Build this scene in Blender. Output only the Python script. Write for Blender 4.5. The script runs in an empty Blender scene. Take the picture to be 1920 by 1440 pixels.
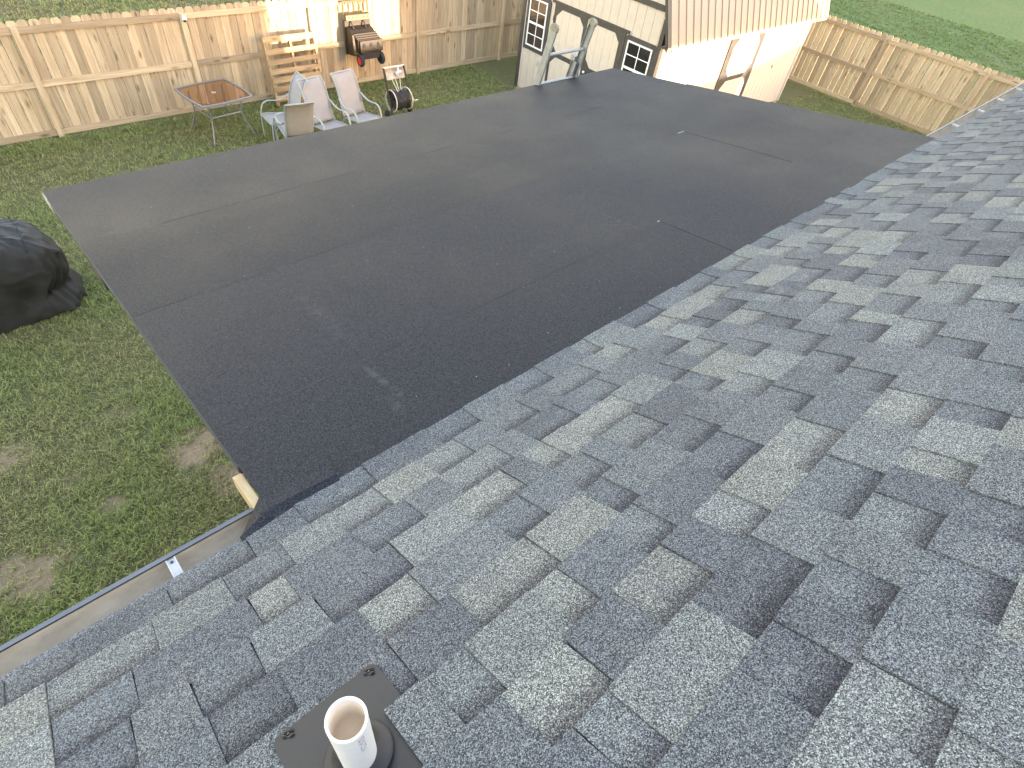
import bpy, math, random
import numpy as np
from mathutils import Vector, Matrix
random.seed(7); rng = np.random.default_rng(11)
SC = bpy.context.scene
COL = SC.collection
R = math.radians
# ------------------------------------------------------------------ camera, sky, sun, exposure
F_PX = 1070.447 / 1920.0                       # focal length in image widths
CAM = Vector((0.0, 0.0, 5.1))
AX = [(0.74103852, -0.66131357, 0.11630248), (-0.42667775, -0.59751376, -0.67891340), (0.51846698, 0.45347730, -0.72494850)]  # right, down, forward
cd = bpy.data.cameras.new('camera'); cam = bpy.data.objects.new('camera', cd); COL.objects.link(cam)
cd.sensor_fit = 'HORIZONTAL'; cd.sensor_width = 36; cd.lens = 36 * F_PX; cd.clip_start = 0.05; cd.clip_end = 2000
r_, d_, f_ = [Vector(a) for a in AX]
cam.matrix_world = Matrix(((r_.x, -d_.x, -f_.x, CAM.x), (r_.y, -d_.y, -f_.y, CAM.y), (r_.z, -d_.z, -f_.z, CAM.z), (0, 0, 0, 1)))
SC.camera = cam
SUN_EL = R(2.5); SUN_DX, SUN_DY = 0.369, -1.0  # direction towards the evening sun, past the end of the house
w = bpy.data.worlds.new('World'); SC.world = w; w.use_nodes = True
wn = w.node_tree; bg = wn.nodes['Background']
sky = wn.nodes.new('ShaderNodeTexSky'); sky.sky_type = 'NISHITA'; sky.sun_disc = False
sky.sun_elevation = SUN_EL; sky.sun_rotation = math.atan2(SUN_DX, SUN_DY)
sky.altitude = 100; sky.air_density = 0.85; sky.dust_density = 0.6; sky.ozone_density = 0.0
wn.links.new(sky.outputs[0], bg.inputs[0]); bg.inputs[1].default_value = 0.15
sl = bpy.data.lights.new('sun', 'SUN'); sun = bpy.data.objects.new('sun', sl); COL.objects.link(sun)
sl.energy = 1.3; sl.angle = R(0.5); sl.color = (1.0, 0.76, 0.44)
hv = Vector((SUN_DX, SUN_DY, 0)).normalized(); sv = hv * math.cos(SUN_EL) + Vector((0, 0, math.sin(SUN_EL)))
sun.rotation_euler = sv.to_track_quat('Z', 'Y').to_euler(); sun.location = (20, -40, 12)
SC.view_settings.view_transform = 'Standard'; SC.view_settings.look = 'None'
SC.view_settings.exposure = 4.05; SC.view_settings.gamma = 1.0
SC.cycles.use_denoising = True; SC.cycles.sample_clamp_indirect = 0.25
SC.view_settings.use_white_balance = True; SC.view_settings.white_balance_temperature = 5900; SC.view_settings.white_balance_tint = 25
SC.cycles.max_bounces = 8; SC.cycles.diffuse_bounces = 6

# ------------------------------------------------------------------ materials
def lin(*c):
    return tuple(((v / 255) / 12.92 if v <= 10 else ((v / 255 + 0.055) / 1.055) ** 2.4) for v in c) + (1,)
class NB:
    def __init__(s, name, rough=0.6, spec=0.4, metal=0.0):
        s.m = bpy.data.materials.new(name); s.m.use_nodes = True; s.t = s.m.node_tree
        s.b = s.t.nodes['Principled BSDF']; s.b.inputs['Roughness'].default_value = rough
        s.b.inputs['Specular IOR Level'].default_value = spec; s.b.inputs['Metallic'].default_value = metal
    def n(s, kind, **kw):
        nd = s.t.nodes.new(kind)
        for k, v in kw.items():
            if k in nd.inputs: s.put(nd.inputs[k], v)
            else: setattr(nd, k, v)
        return nd
    def put(s, sock, v):
        if isinstance(v, bpy.types.NodeSocket): s.t.links.new(v, sock)
        else: sock.default_value = v
    def noise(s, vec, scale, detail=3, rough=0.55):
        nd = s.n('ShaderNodeTexNoise', Scale=scale, Detail=detail, Roughness=rough); s.put(nd.inputs['Vector'], vec); return nd.outputs[0]
    def ramp(s, f, stops):
        nd = s.n('ShaderNodeValToRGB'); s.put(nd.inputs[0], f); el = nd.color_ramp.elements
        while len(el) < len(stops): el.new(0.5)
        for e, (p, c) in zip(el, stops): e.position = p; e.color = c if len(c) == 4 else tuple(c) + (1,)
        return nd.outputs[0]
    def mix(s, f, a, b, mode='MIX'):
        nd = s.n('ShaderNodeMix', data_type='RGBA', blend_type=mode)
        s.put(nd.inputs[0], f); s.put(nd.inputs[6], a); s.put(nd.inputs[7], b); return nd.outputs[2]
    def math(s, op, a, b=0.0, clamp=False):
        nd = s.n('ShaderNodeMath', operation=op, use_clamp=clamp); s.put(nd.inputs[0], a); s.put(nd.inputs[1], b); return nd.outputs[0]
    def map(s, v, a, b, c=0.0, d=1.0):
        nd = s.n('ShaderNodeMapRange'); s.put(nd.inputs[0], v)
        for i, x in enumerate((a, b, c, d)): s.put(nd.inputs[i + 1], x)
        return nd.outputs[0]
    def pos(s): return s.n('ShaderNodeNewGeometry').outputs['Position']
    def obj(s): return s.n('ShaderNodeTexCoord').outputs['Object']
    def rnd(s): return s.n('ShaderNodeObjectInfo').outputs['Random']
    def scalev(s, v, sc):
        nd = s.n('ShaderNodeVectorMath', operation='MULTIPLY'); s.put(nd.inputs[0], v); nd.inputs[1].default_value = sc; return nd.outputs[0]
    def addv(s, v, w_):
        nd = s.n('ShaderNodeVectorMath', operation='ADD'); s.put(nd.inputs[0], v); s.put(nd.inputs[1], w_); return nd.outputs[0]
    def col(s, c): s.put(s.b.inputs['Base Color'], c); return s
    def bump(s, h, strength=0.3, dist=0.002):
        nd = s.n('ShaderNodeBump', Strength=strength, Distance=dist); s.put(nd.inputs['Height'], h)
        s.t.links.new(nd.outputs[0], s.b.inputs['Normal']); return s

def plain(name, c, rough=0.6, metal=0.0, var=0.12, scale=30, spec=0.4, bump=0.0):
    b = NB(name, rough, spec, metal); n = b.noise(b.obj(), scale, 4)
    c = tuple(c)[:3]
    b.col(b.ramp(n, [(0.3, tuple(x * (1 - var) for x in c)), (0.7, tuple(min(1, x * (1 + var)) for x in c))]))
    b.put(b.b.inputs['Roughness'], b.map(n, 0.3, 0.7, rough - 0.06, min(1, rough + 0.06)))
    if bump: b.bump(n, bump, 0.003)
    return b.m

def wood(name, axis, dark, light, knots=True):
    b = NB(name, 0.75, 0.25)
    off = b.n('ShaderNodeCombineXYZ'); rd = b.rnd()
    b.put(off.inputs[0], b.math('MULTIPLY', rd, 37.0)); b.put(off.inputs[1], b.math('MULTIPLY', rd, 91.0)); b.put(off.inputs[2], b.math('MULTIPLY', rd, 53.0))
    v = b.addv(b.obj(), off.outputs[0])
    sc = [16.0, 16.0, 16.0]; sc[axis] = 0.9
    g1 = b.noise(b.scalev(v, sc), 1.6, 5, 0.6)
    sc2 = [90.0, 90.0, 90.0]; sc2[axis] = 3.0
    g2 = b.noise(b.scalev(v, sc2), 1.0, 3, 0.6)
    c = b.ramp(g1, [(0.25, dark), (0.5, tuple((a + d) / 2 for a, d in zip(dark, light))), (0.72, light)])
    c = b.mix(0.35, c, b.ramp(g2, [(0.3, dark), (0.65, light)]))
    if knots:
        sk = [7.0, 7.0, 7.0]; sk[axis] = 2.2
        vo = b.n('ShaderNodeTexVoronoi', Scale=1.0); b.put(vo.inputs['Vector'], b.scalev(v, sk))
        c = b.mix(b.map(vo.outputs['Distance'], 0.05, 0.22, 0.85, 0.0), c, tuple(x * 0.42 for x in dark[:3]) + (1,))
    tone = b.map(rd, 0, 1, 0.70, 1.20); tn = b.n('ShaderNodeCombineXYZ')
    for i in range(3): b.put(tn.inputs[i], tone)
    c = b.mix(1.0, c, tn.outputs[0], 'MULTIPLY')
    b.col(c).bump(g2, 0.25, 0.002)
    return b.m
PINE_D, PINE_L = (0.285, 0.207, 0.12), (0.59, 0.485, 0.335)
M_WX, M_WY, M_WZ = wood('pine_x', 0, PINE_D, PINE_L), wood('pine_y', 1, PINE_D, PINE_L), wood('pine_z', 2, PINE_D, PINE_L)
PAL_D, PAL_L = (0.24, 0.16, 0.085), (0.50, 0.37, 0.21)
M_PX, M_PZ = wood('pallet_wood_x', 0, PAL_D, PAL_L), wood('pallet_wood_z', 2, PAL_D, PAL_L)
M_NEWPINE = wood('fresh_pine', 1, (0.46, 0.33, 0.17), (0.66, 0.53, 0.33))

def shingle_mat():
    b = NB('shingle_granules', 0.92, 0.25)
    tn0 = b.n('ShaderNodeAttribute', attribute_name='tone'); band = b.n('ShaderNodeAttribute', attribute_name='band').outputs['Fac']
    p = b.pos()
    bl = b.map(b.noise(p, 7.0, 4, 0.7), 0.54, 0.62, 0.0, 0.55); base = b.mix(bl, tn0.outputs['Color'], (0.098, 0.105, 0.113, 1))
    vo = b.n('ShaderNodeTexVoronoi', Scale=520.0); b.put(vo.inputs['Vector'], p)
    vr = b.n('ShaderNodeSeparateColor'); b.put(vr.inputs[0], vo.outputs['Color'])
    v2 = b.n('ShaderNodeTexVoronoi', Scale=1050.0); b.put(v2.inputs['Vector'], p)
    v2r = b.n('ShaderNodeSeparateColor'); b.put(v2r.inputs[0], v2.outputs['Color'])
    g = b.math('ADD', b.math('MULTIPLY', vr.outputs[0], 0.65), b.math('MULTIPLY', v2r.outputs[1], 0.35))
    gain = b.ramp(g, [(0.14, (0.12, 0.12, 0.15)), (0.38, (0.52, 0.53, 0.56)), (0.62, (1.15, 1.15, 1.13)), (0.86, (3.1, 3.1, 3.0))])
    c = b.mix(1.0, base, gain, 'MULTIPLY')
    # blended granule colours: some blue and some pale ones in every tab
    c = b.mix(b.map(vr.outputs[1], 0.86, 0.90, 0.0, 0.45), c, (0.26, 0.25, 0.24, 1))
    c = b.mix(b.map(vr.outputs[2], 0.86, 0.90, 0.0, 0.45), c, (0.075, 0.080, 0.11, 1))
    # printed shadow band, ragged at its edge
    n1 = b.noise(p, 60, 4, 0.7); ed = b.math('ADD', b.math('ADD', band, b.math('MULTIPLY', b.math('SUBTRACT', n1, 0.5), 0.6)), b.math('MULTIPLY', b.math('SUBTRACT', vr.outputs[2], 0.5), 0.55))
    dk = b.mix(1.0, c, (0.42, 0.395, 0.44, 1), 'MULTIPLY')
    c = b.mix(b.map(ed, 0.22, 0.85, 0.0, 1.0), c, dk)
    n3 = b.noise(p, 3.5, 3); c = b.mix(1.0, c, b.ramp(n3, [(0.3, (0.92, 0.92, 0.93)), (0.7, (1.06, 1.06, 1.05))]), 'MULTIPLY')
    b.col(c).bump(b.math('ADD', vo.outputs['Distance'], g), 0.5, 0.0012)
    return b.m
M_SHINGLE = shingle_mat()

def membrane_mat():
    b = NB('rolled_roofing', 0.78, 0.16)
    p = b.pos(); tone = b.map(b.rnd(), 0, 1, 0.90, 1.10)
    vo = b.n('ShaderNodeTexVoronoi', Scale=420.0); b.put(vo.inputs['Vector'], p)
    vr = b.n('ShaderNodeSeparateColor'); b.put(vr.inputs[0], vo.outputs['Color'])
    c = b.ramp(vr.outputs[0], [(0.1, (0.0066, 0.0073, 0.0102)), (0.6, (0.0150, 0.0166, 0.0228)), (0.95, (0.040, 0.0435, 0.055))])
    big = b.noise(p, 1.1, 4, 0.6); c = b.mix(1.0, c, b.ramp(big, [(0.3, (0.86, 0.86, 0.88)), (0.7, (1.18, 1.17, 1.14))]), 'MULTIPLY')
    dn = b.n('ShaderNodeCombineXYZ')
    for i in range(3): b.put(dn.inputs[i], tone)
    c = b.mix(1.0, c, dn.outputs[0], 'MULTIPLY')
    # scuffed dust patches and loose pale granules
    s1 = b.noise(b.scalev(p, (1.0, 2.4, 1.0)), 2.3, 6, 0.72); dust = b.map(s1, 0.60, 0.78, 0.0, 0.35)
    c = b.mix(dust, c, (0.046, 0.046, 0.049, 1))
    sx = b.n('ShaderNodeSeparateXYZ'); b.put(sx.inputs[0], p); sn_ = b.noise(b.scalev(p, (14.0, 30.0, 14.0)), 1.0, 6, 0.75)
    for (ux, uy, ang, la, lb, wt) in ((0.775, 1.31, 1.62, 0.19, 0.022, 0.38), (0.735, 1.18, 1.5, 0.07, 0.03, 0.25), (0.825, 1.87, 1.54, 0.28, 0.05, 0.16), (2.61, 1.66, 1.61, 0.30, 0.018, 0.25)):
        dx = b.math('SUBTRACT', sx.outputs[0], ux); dy = b.math('SUBTRACT', sx.outputs[1], uy)
        u = b.math('DIVIDE', b.math('ADD', b.math('MULTIPLY', dx, math.cos(ang)), b.math('MULTIPLY', dy, math.sin(ang))), la)
        v = b.math('DIVIDE', b.math('SUBTRACT', b.math('MULTIPLY', dy, math.cos(ang)), b.math('MULTIPLY', dx, math.sin(ang))), lb)
        r2 = b.math('ADD', b.math('MULTIPLY', u, u), b.math('MULTIPLY', v, v))
        m = b.math('MULTIPLY', b.map(r2, 0.0, 1.0, wt, 0.0), b.map(sn_, 0.46, 0.60, 0.0, 1.0))
        c = b.mix(m, c, (0.10, 0.10, 0.105, 1))
    v3 = b.n('ShaderNodeTexVoronoi', Scale=62.0); b.put(v3.inputs['Vector'], p)
    sp = b.n('ShaderNodeSeparateColor'); b.put(sp.inputs[0], v3.outputs['Color'])
    pick = b.math('MULTIPLY', b.map(sp.outputs[0], 0.990, 0.993, 0.0, 1.0), b.map(v3.outputs['Distance'], 0.08, 0.15, 1.0, 0.0))
    c = b.mix(pick, c, (0.42, 0.43, 0.43, 1))
    b.col(c).bump(vr.outputs[0], 0.35, 0.001)
    b.put(b.b.inputs['Roughness'], b.map(big, 0.3, 0.7, 0.58, 0.72))
    return b.m
M_MEMB = membrane_mat()

def ground_mat():
    b = NB('lawn_soil', 0.95, 0.1); p = b.pos()
    n1 = b.noise(p, 0.55, 5, 0.6); n2 = b.noise(p, 7.0, 5, 0.65); n3 = b.noise(p, 55.0, 3, 0.6)
    c = b.ramp(n2, [(0.25, (0.085, 0.100, 0.040)), (0.5, (0.125, 0.145, 0.060)), (0.75, (0.170, 0.180, 0.080))])
    c = b.mix(b.map(n1, 0.40, 0.66), c, b.ramp(n2, [(0.3, (0.13, 0.125, 0.06)), (0.7, (0.21, 0.185, 0.10))]))
    c = b.mix(0.5, c, b.ramp(n3, [(0.3, (0.05, 0.06, 0.025)), (0.7, (0.19, 0.19, 0.085))]))
    soil = b.ramp(b.noise(p, 26, 5, 0.7), [(0.3, (0.20, 0.148, 0.095)), (0.7, (0.37, 0.285, 0.19))])
    sx = b.n('ShaderNodeSeparateXYZ'); b.put(sx.inputs[0], p); wob = b.math('MULTIPLY', b.math('SUBTRACT', b.noise(p, 4.0, 4, 0.6), 0.5), 0.9)
    tot = None
    for (x, y, rx, ry, wt) in BARE:
        dx = b.math('DIVIDE', b.math('SUBTRACT', sx.outputs[0], x), rx); dy = b.math('DIVIDE', b.math('SUBTRACT', sx.outputs[1], y), ry)
        d = b.math('SQRT', b.math('ADD', b.math('MULTIPLY', dx, dx), b.math('MULTIPLY', dy, dy)))
        m = b.map(b.math('ADD', d, wob), 0.65, 1.15, wt, 0.0)
        tot = m if tot is None else b.math('MAXIMUM', tot, m)
    c = b.mix(tot, c, soil)
    b.col(c).bump(n3, 0.8, 0.02)
    return b.m
BARE = [(0.38, 4.44, 0.30, 0.30, 1.0), (0.46, 3.93, 0.20, 0.24, 0.85), (0.14, 4.50, 0.14, 0.12, 0.8), (-1.25, 3.95, 0.36, 0.28, 0.85), (-1.10, 5.35, 0.28, 0.2, 0.8), (-0.50, 4.25, 0.16, 0.12, 0.75), (-0.72, 4.75, 0.12, 0.1, 0.45), (-0.1, 5.3, 0.22, 0.16, 0.4), (-0.5, 7.15, 0.3, 0.1, 0.5)]
M_GROUND = ground_mat()
def grass_mat():
    b = NB('grass_blades', 0.55, 0.3); at = b.n('ShaderNodeAttribute', attribute_name='tone')
    b.col(at.outputs['Color']); b.b.inputs['Subsurface Weight'].default_value = 0.0
    tr = b.n('ShaderNodeBsdfTranslucent'); b.put(tr.inputs[0], at.outputs['Color'])
    mx = b.n('ShaderNodeMixShader'); mx.inputs[0].default_value = 0.40
    b.t.links.new(b.b.outputs[0], mx.inputs[1]); b.t.links.new(tr.outputs[0], mx.inputs[2])
    b.t.links.new(mx.outputs[0], b.t.nodes['Material Output'].inputs[0]); return b.m
M_GRASS = grass_mat()

M_SIDING = plain('tan_siding', (0.515, 0.455, 0.38), 0.7, var=0.05, scale=9)
M_DOORPANEL = plain('cream_panel', (0.53, 0.465, 0.385), 0.7, var=0.05, scale=9)
M_BLACK = plain('black_trim', (0.050, 0.048, 0.047), 0.55, var=0.25, scale=14)
M_SHEDROOF = plain('tan_metal_roof', (0.265, 0.222, 0.185), 0.5, var=0.04, scale=5)
M_WHITE = plain('white_vinyl', (0.80, 0.80, 0.79), 0.4, var=0.03)
M_ALU = plain('aluminium', (0.30, 0.315, 0.31), 0.5, metal=0.35, var=0.12, scale=18)
M_RUBBER = plain('dusty_rubber', (0.23, 0.22, 0.17), 0.85, var=0.3, scale=25)
M_SAGE = plain('sage_metal', (0.33, 0.355, 0.335), 0.45, var=0.08)
M_GREYM = plain('grey_metal', (0.22, 0.225, 0.23), 0.4, metal=0.3, var=0.1)
M_BLKPL = plain('dark_plastic', (0.026, 0.019, 0.011), 0.5, var=0.25, scale=20)
M_GOLDPL = plain('olive_plastic', (0.085, 0.064, 0.026), 0.5, var=0.2)
M_TYRE = plain('tyre_rubber', (0.03, 0.03, 0.032), 0.8, var=0.2)
M_RED = plain('red_hub', (0.60, 0.035, 0.03), 0.4, var=0.08)
M_CREAM = plain('cream_plastic', (0.60, 0.56, 0.47), 0.5, var=0.06)
M_BRONZE = plain('reel_metal', (0.06, 0.05, 0.04), 0.4, metal=0.4, var=0.25)
M_REELP = plain('weathered_plate', (0.33, 0.31, 0.27), 0.6, var=0.3, scale=9)
M_HOSE = plain('black_hose', (0.035, 0.035, 0.036), 0.5, var=0.2)
M_PVC = plain('white_pvc', (0.80, 0.79, 0.755), 0.35, var=0.04, scale=40)
M_BORE = plain('stained_pvc', (0.83, 0.72, 0.585), 0.6, var=0.06, scale=14)
M_BEAD = plain('granule_bead', (0.052, 0.050, 0.056), 0.9, var=0.7, scale=60)
M_INK = plain('grey_ink', (0.20, 0.20, 0.21), 0.7, var=0.3, scale=300)
M_BOOT = plain('black_rubber_boot', (0.020, 0.020, 0.024), 0.6, var=0.25, scale=60, bump=0.1)
M_SEAL = plain('black_sealant', (0.012, 0.012, 0.013), 0.22, var=0.2, scale=60)
M_GUTOUT = plain('grey_gutter_paint', (0.115, 0.125, 0.14), 0.45, var=0.12, scale=12)
M_CLIP = plain('zinc_clip', (0.50, 0.50, 0.51), 0.4, metal=0.4, var=0.1)
M_WALL = plain('house_siding', (0.42, 0.41, 0.39), 0.7, var=0.05, scale=4)
M_DRIP = plain('drip_edge_metal', (0.06, 0.063, 0.066), 0.6, metal=0.0, var=0.2)
M_BROWN = plain('cream_paint_board', (0.36, 0.34, 0.29), 0.7, var=0.08)
def gutter_in():
    b = NB('gutter_silt', 0.8, 0.3); p = b.pos(); n = b.noise(b.scalev(p, (2, 3, 3)), 5, 5, 0.65)
    b.col(b.ramp(n, [(0.25, (0.36, 0.30, 0.215)), (0.55, (0.48, 0.405, 0.30)), (0.8, (0.58, 0.50, 0.385))])); return b.m
M_GUTIN = gutter_in()
def fabric(name, c, lines):
    b = NB(name, 0.85, 0.15); o = b.obj()
    wv = b.n('ShaderNodeTexWave', Scale=lines, Distortion=0.4); b.put(wv.inputs['Vector'], o)
    n = b.noise(o, 6, 3); c1 = b.ramp(wv.outputs[1], [(0.2, tuple(x * 0.90 for x in c)), (0.8, c)])
    b.col(b.mix(1.0, c1, b.ramp(n, [(0.3, (0.93, 0.93, 0.93)), (0.7, (1.05, 1.05, 1.05))]), 'MULTIPLY')); return b.m
M_SLING = fabric('sling_mesh', (0.355, 0.335, 0.322), 60)
M_SLINGB = fabric('sling_mesh_back', (0.33, 0.30, 0.265), 60)
def cover_mat():
    b = NB('grill_cover_canvas', 0.6, 0.35); o = b.obj(); n = b.noise(o, 3.5, 5, 0.6); n2 = b.noise(o, 170, 2)
    b.col(b.ramp(n, [(0.3, (0.012, 0.0115, 0.0115)), (0.7, (0.030, 0.029, 0.028))])).bump(n2, 0.3, 0.002)
    b.put(b.b.inputs['Roughness'], b.map(n, 0.3, 0.7, 0.5, 0.75)); return b.m
M_COVER = cover_mat()
def glass(name, c, alpha, rough=0.03):
    b = NB(name, rough, 0.6); b.col(tuple(c) + (1,)); g = b.n('ShaderNodeBsdfTransparent'); g.inputs[0].default_value = tuple(alpha) + (1,)
    fr0 = b.n('ShaderNodeFresnel'); fr0.inputs[0].default_value = 1.5; bf = b.n('ShaderNodeNewGeometry').outputs['Backfacing']
    gl = b.n('ShaderNodeBsdfGlossy'); gl.inputs['Roughness'].default_value = rough
    mx = b.n('ShaderNodeMixShader'); b.put(mx.inputs[0], b.math('MULTIPLY', fr0.outputs[0], b.math('SUBTRACT', 1.0, bf))); b.t.links.new(g.outputs[0], mx.inputs[1]); b.t.links.new(gl.outputs[0], mx.inputs[2])
    b.t.links.new(mx.outputs[0], b.t.nodes['Material Output'].inputs[0]); return b.m
M_TGLASS = glass('amber_glass', (0.3, 0.2, 0.1), (0.84, 0.69, 0.58))
M_WGLASS = NB('window_glass', 0.05, 0.9).col((0.018, 0.018, 0.02, 1)).m

# ------------------------------------------------------------------ geometry helpers
def link(name, me, mat, parent=None, smooth=False):
    if mat is not None and not me.materials: me.materials.append(mat)
    if smooth:
        for p in me.polygons: p.use_smooth = True
    o = bpy.data.objects.new(name, me); COL.objects.link(o)
    if parent is not None: o.parent = parent
    return o
def mesh(name, V, F):
    me = bpy.data.meshes.new(name); me.from_pydata([tuple(v) for v in V], [], [tuple(f) for f in F]); me.update(); return me
class MB:
    def __init__(s): s.V = []; s.F = []
    def add(s, V, F):
        n = len(s.V); s.V += [tuple(v) for v in V]; s.F += [tuple(i + n for i in f) for f in F]; return s
    def box(s, a, b):
        (x0, y0, z0), (x1, y1, z1) = a, b
        x0, x1 = min(x0, x1), max(x0, x1); y0, y1 = min(y0, y1), max(y0, y1); z0, z1 = min(z0, z1), max(z0, z1)
        return s.add([(x0, y0, z0), (x1, y0, z0), (x1, y1, z0), (x0, y1, z0), (x0, y0, z1), (x1, y0, z1), (x1, y1, z1), (x0, y1, z1)],
                     [(0, 3, 2, 1), (4, 5, 6, 7), (0, 1, 5, 4), (1, 2, 6, 5), (2, 3, 7, 6), (3, 0, 4, 7)])
    def prism(s, pts, d):
        d = Vector(d); P = [Vector(p) for p in pts]; n = len(P); nm = Vector((0, 0, 0))
        for i in range(n): nm += P[i].cross(P[(i + 1) % n])
        if nm.dot(d) < 0: P.reverse()
        V = P + [p + d for p in P]
        F = [tuple(range(n - 1, -1, -1)), tuple(range(n, 2 * n))] + [(i, (i + 1) % n, n + (i + 1) % n, n + i) for i in range(n)]
        return s.add(V, F)
    def tube(s, pts, rad, n=8, cap=True, flat=1.0, up=None):
        P = [Vector(p) for p in pts]; rad = rad if isinstance(rad, (list, tuple)) else [rad] * len(P); V = []; F = []
        u = None
        for i, p in enumerate(P):
            t = (P[min(i + 1, len(P) - 1)] - P[max(i - 1, 0)]).normalized()
            if u is None:
                u = Vector(up) if up else (Vector((0, 0, 1)) if abs(t.z) < 0.9 else Vector((1, 0, 0)))
            u = (u - t * u.dot(t)).normalized(); v = t.cross(u)
            for k in range(n):
                a = 2 * math.pi * k / n; V.append(p + u * math.cos(a) * rad[i] * flat + v * math.sin(a) * rad[i])
        for i in range(len(P) - 1):
            for k in range(n):
                F.append((i * n + k, i * n + (k + 1) % n, (i + 1) * n + (k + 1) % n, (i + 1) * n + k))
        if cap: F += [tuple(range(n - 1, -1, -1)), tuple(range((len(P) - 1) * n, len(P) * n))]
        return s.add(V, F)
    def lathe(s, prof, c=(0, 0, 0), axis='z', n=24, close=False):
        V = []; F = []; m = len(prof)
        for k in range(n):
            a = 2 * math.pi * k / n
            for (r, h) in prof:
                x, y, z = r * math.cos(a), r * math.sin(a), h
                if axis == 'x': x, y, z = h, x, y
                if axis == 'y': x, y, z = y, h, x
                V.append((x + c[0], y + c[1], z + c[2]))
        for k in range(n):
            for j in range(m if close else m - 1):
                F.append((k * m + j, ((k + 1) % n) * m + j, ((k + 1) % n) * m + (j + 1) % m, k * m + (j + 1) % m))
        return s.add(V, F)
    def build(s, name, mat, parent=None, smooth=False, bevel=0.0):
        o = link(name, mesh(name, s.V, s.F), mat, parent, smooth)
        if bevel:
            bv = o.modifiers.new('bevel', 'BEVEL'); bv.width = bevel; bv.segments = 2; bv.limit_method = 'ANGLE'; bv.angle_limit = R(40)
        return o
def thing(name, label, cat, loc=(0, 0, 0), rz=0.0, group=None):
    o = bpy.data.objects.new(name, None); COL.objects.link(o); o.location = loc; o.rotation_euler = (0, 0, rz); o.empty_display_size = 0.2
    return tag(o, label, cat, group)
def tag(o, label, cat, group=None):
    o['label'] = label; o['category'] = cat
    if group: o['group'] = group
    return o
def curve(pts, n=6):                              # Catmull-Rom through points
    P = [Vector(p) for p in pts]; P = [P[0] * 2 - P[1]] + P + [P[-1] * 2 - P[-2]]; out = []
    for i in range(1, len(P) - 2):
        a, b, c, d = P[i - 1:i + 3]
        for k in range(n):
            t = k / n; out.append(0.5 * ((2 * b) + (c - a) * t + (2 * a - 5 * b + 4 * c - d) * t * t + (3 * b - a - 3 * c + d) * t ** 3))
    return out + [P[-2]]
def project(p):
    q = Vector(p) - CAM; z = q.dot(f_)
    return (960 + 1070.447 * q.dot(r_) / z, 720 + 1070.447 * q.dot(d_) / z, z)

# ------------------------------------------------------------------ ground
g = MB(); g.add([(-400, -400, 0), (400, -400, 0), (400, 400, 0), (-400, 400, 0)], [(0, 1, 2, 3)])
go = g.build('ground', M_GROUND); go['kind'] = 'structure'

def field_mat():
    b = NB('field_turf', 0.95, 0.1); p = b.pos(); n1 = b.noise(p, 0.35, 4, 0.6); n2 = b.noise(p, 5.0, 5, 0.7)
    c = b.ramp(n2, [(0.3, (0.064, 0.108, 0.038)), (0.7, (0.102, 0.160, 0.062))])
    b.col(b.mix(b.map(n1, 0.45, 0.7), c, (0.104, 0.135, 0.060, 1))).bump(n2, 0.6, 0.05); return b.m
fo_ = MB().add([(18.55, -60, 0.004), (300, -60, 0.004), (300, 120, 0.004), (18.55, 120, 0.004)], [(0, 1, 2, 3)]).build('field', field_mat()); fo_['kind'] = 'structure'
# ------------------------------------------------------------------ the house the camera stands on
T1, T2 = math.tan(0.162847), math.tan(0.490841)
YE, ZE = 1.0215, 3.471                            # eave line of the shingled roof
HX0, HX1 = -7.0, 9.60
C2, S2 = math.cos(0.490841), math.sin(0.490841)
RIDGE_T = 5.2
def roofp(x, t, h=0.0):                           # t metres up the slope from the eave, h metres above the deck
    return Vector((x, YE - t * C2 + h * S2, ZE + t * S2 + h * C2))
PX0, PX1, PY1 = 0.190, 5.765, 4.345               # patio roof, left, right and far edge
def patio_z(y): return 3.4995 - T1 * (y - YE)
house = thing('house', 'house with grey blue shingle roof filling the near right corner', 'house', (0, -3.0, 0))
hl = lambda p: Vector(p) - Vector((0, -3.0, 0))
ry, rz = roofp(0, RIDGE_T).y, roofp(0, RIDGE_T).z
yb = 2 * ry - YE
m = MB()
for x0, x1 in ((HX0, HX1),):
    P = [roofp(x0, -0.005, -0.002), roofp(x1, -0.005, -0.002), roofp(x1, RIDGE_T, -0.002), roofp(x0, RIDGE_T, -0.002)]
    Q = [Vector((x0, yb, ZE)), Vector((x1, yb, ZE))]
    dn = Vector((0, 0, -0.10))
    V = [hl(v) for v in P + Q] + [hl(v + dn) for v in P + Q]
    m.add(V, [(0, 1, 2, 3), (3, 2, 5, 4), (6, 9, 8, 7), (9, 10, 11, 8), (0, 6, 7, 1), (4, 5, 11, 10), (1, 7, 8, 2), (2, 8, 11, 5), (0, 3, 9, 6), (3, 4, 10, 9)])
roof = m.build('roof', M_SHINGLE, house)
at = roof.data.attributes.new('tone', 'FLOAT_COLOR', 'POINT')
for i in range(len(roof.data.vertices)): at.data[i].color = (0.10, 0.11, 0.13, 1)
w0, w1 = -7.2 + 0.0, 0.62
m = MB(); WX0, WX1 = HX0 + 0.3, 9.36; WY0, WY1 = yb + 0.42, 0.62
prof = [(WY0, 0.0), (WY1, 0.0), (WY1, 3.46), (ry, rz - 0.16), (WY0, 3.46)]
m.prism([hl((WX0, y, z)) for y, z in prof], (WX1 - WX0, 0, 0)); m.build('wall', M_WALL, house)
for x0, x1 in ((HX0, PX0 + 0.02), (PX1 - 0.01, HX1)):
    MB().box(hl((x0, 0.975, ZE - 0.20)), hl((x1, 0.997, ZE - 0.012))).build('fascia', M_WHITE, house)
MB().box(hl((HX0, 0.60, ZE - 0.215)), hl((HX1, 0.974, ZE - 0.20))).build('soffit', M_WHITE, house)

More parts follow.
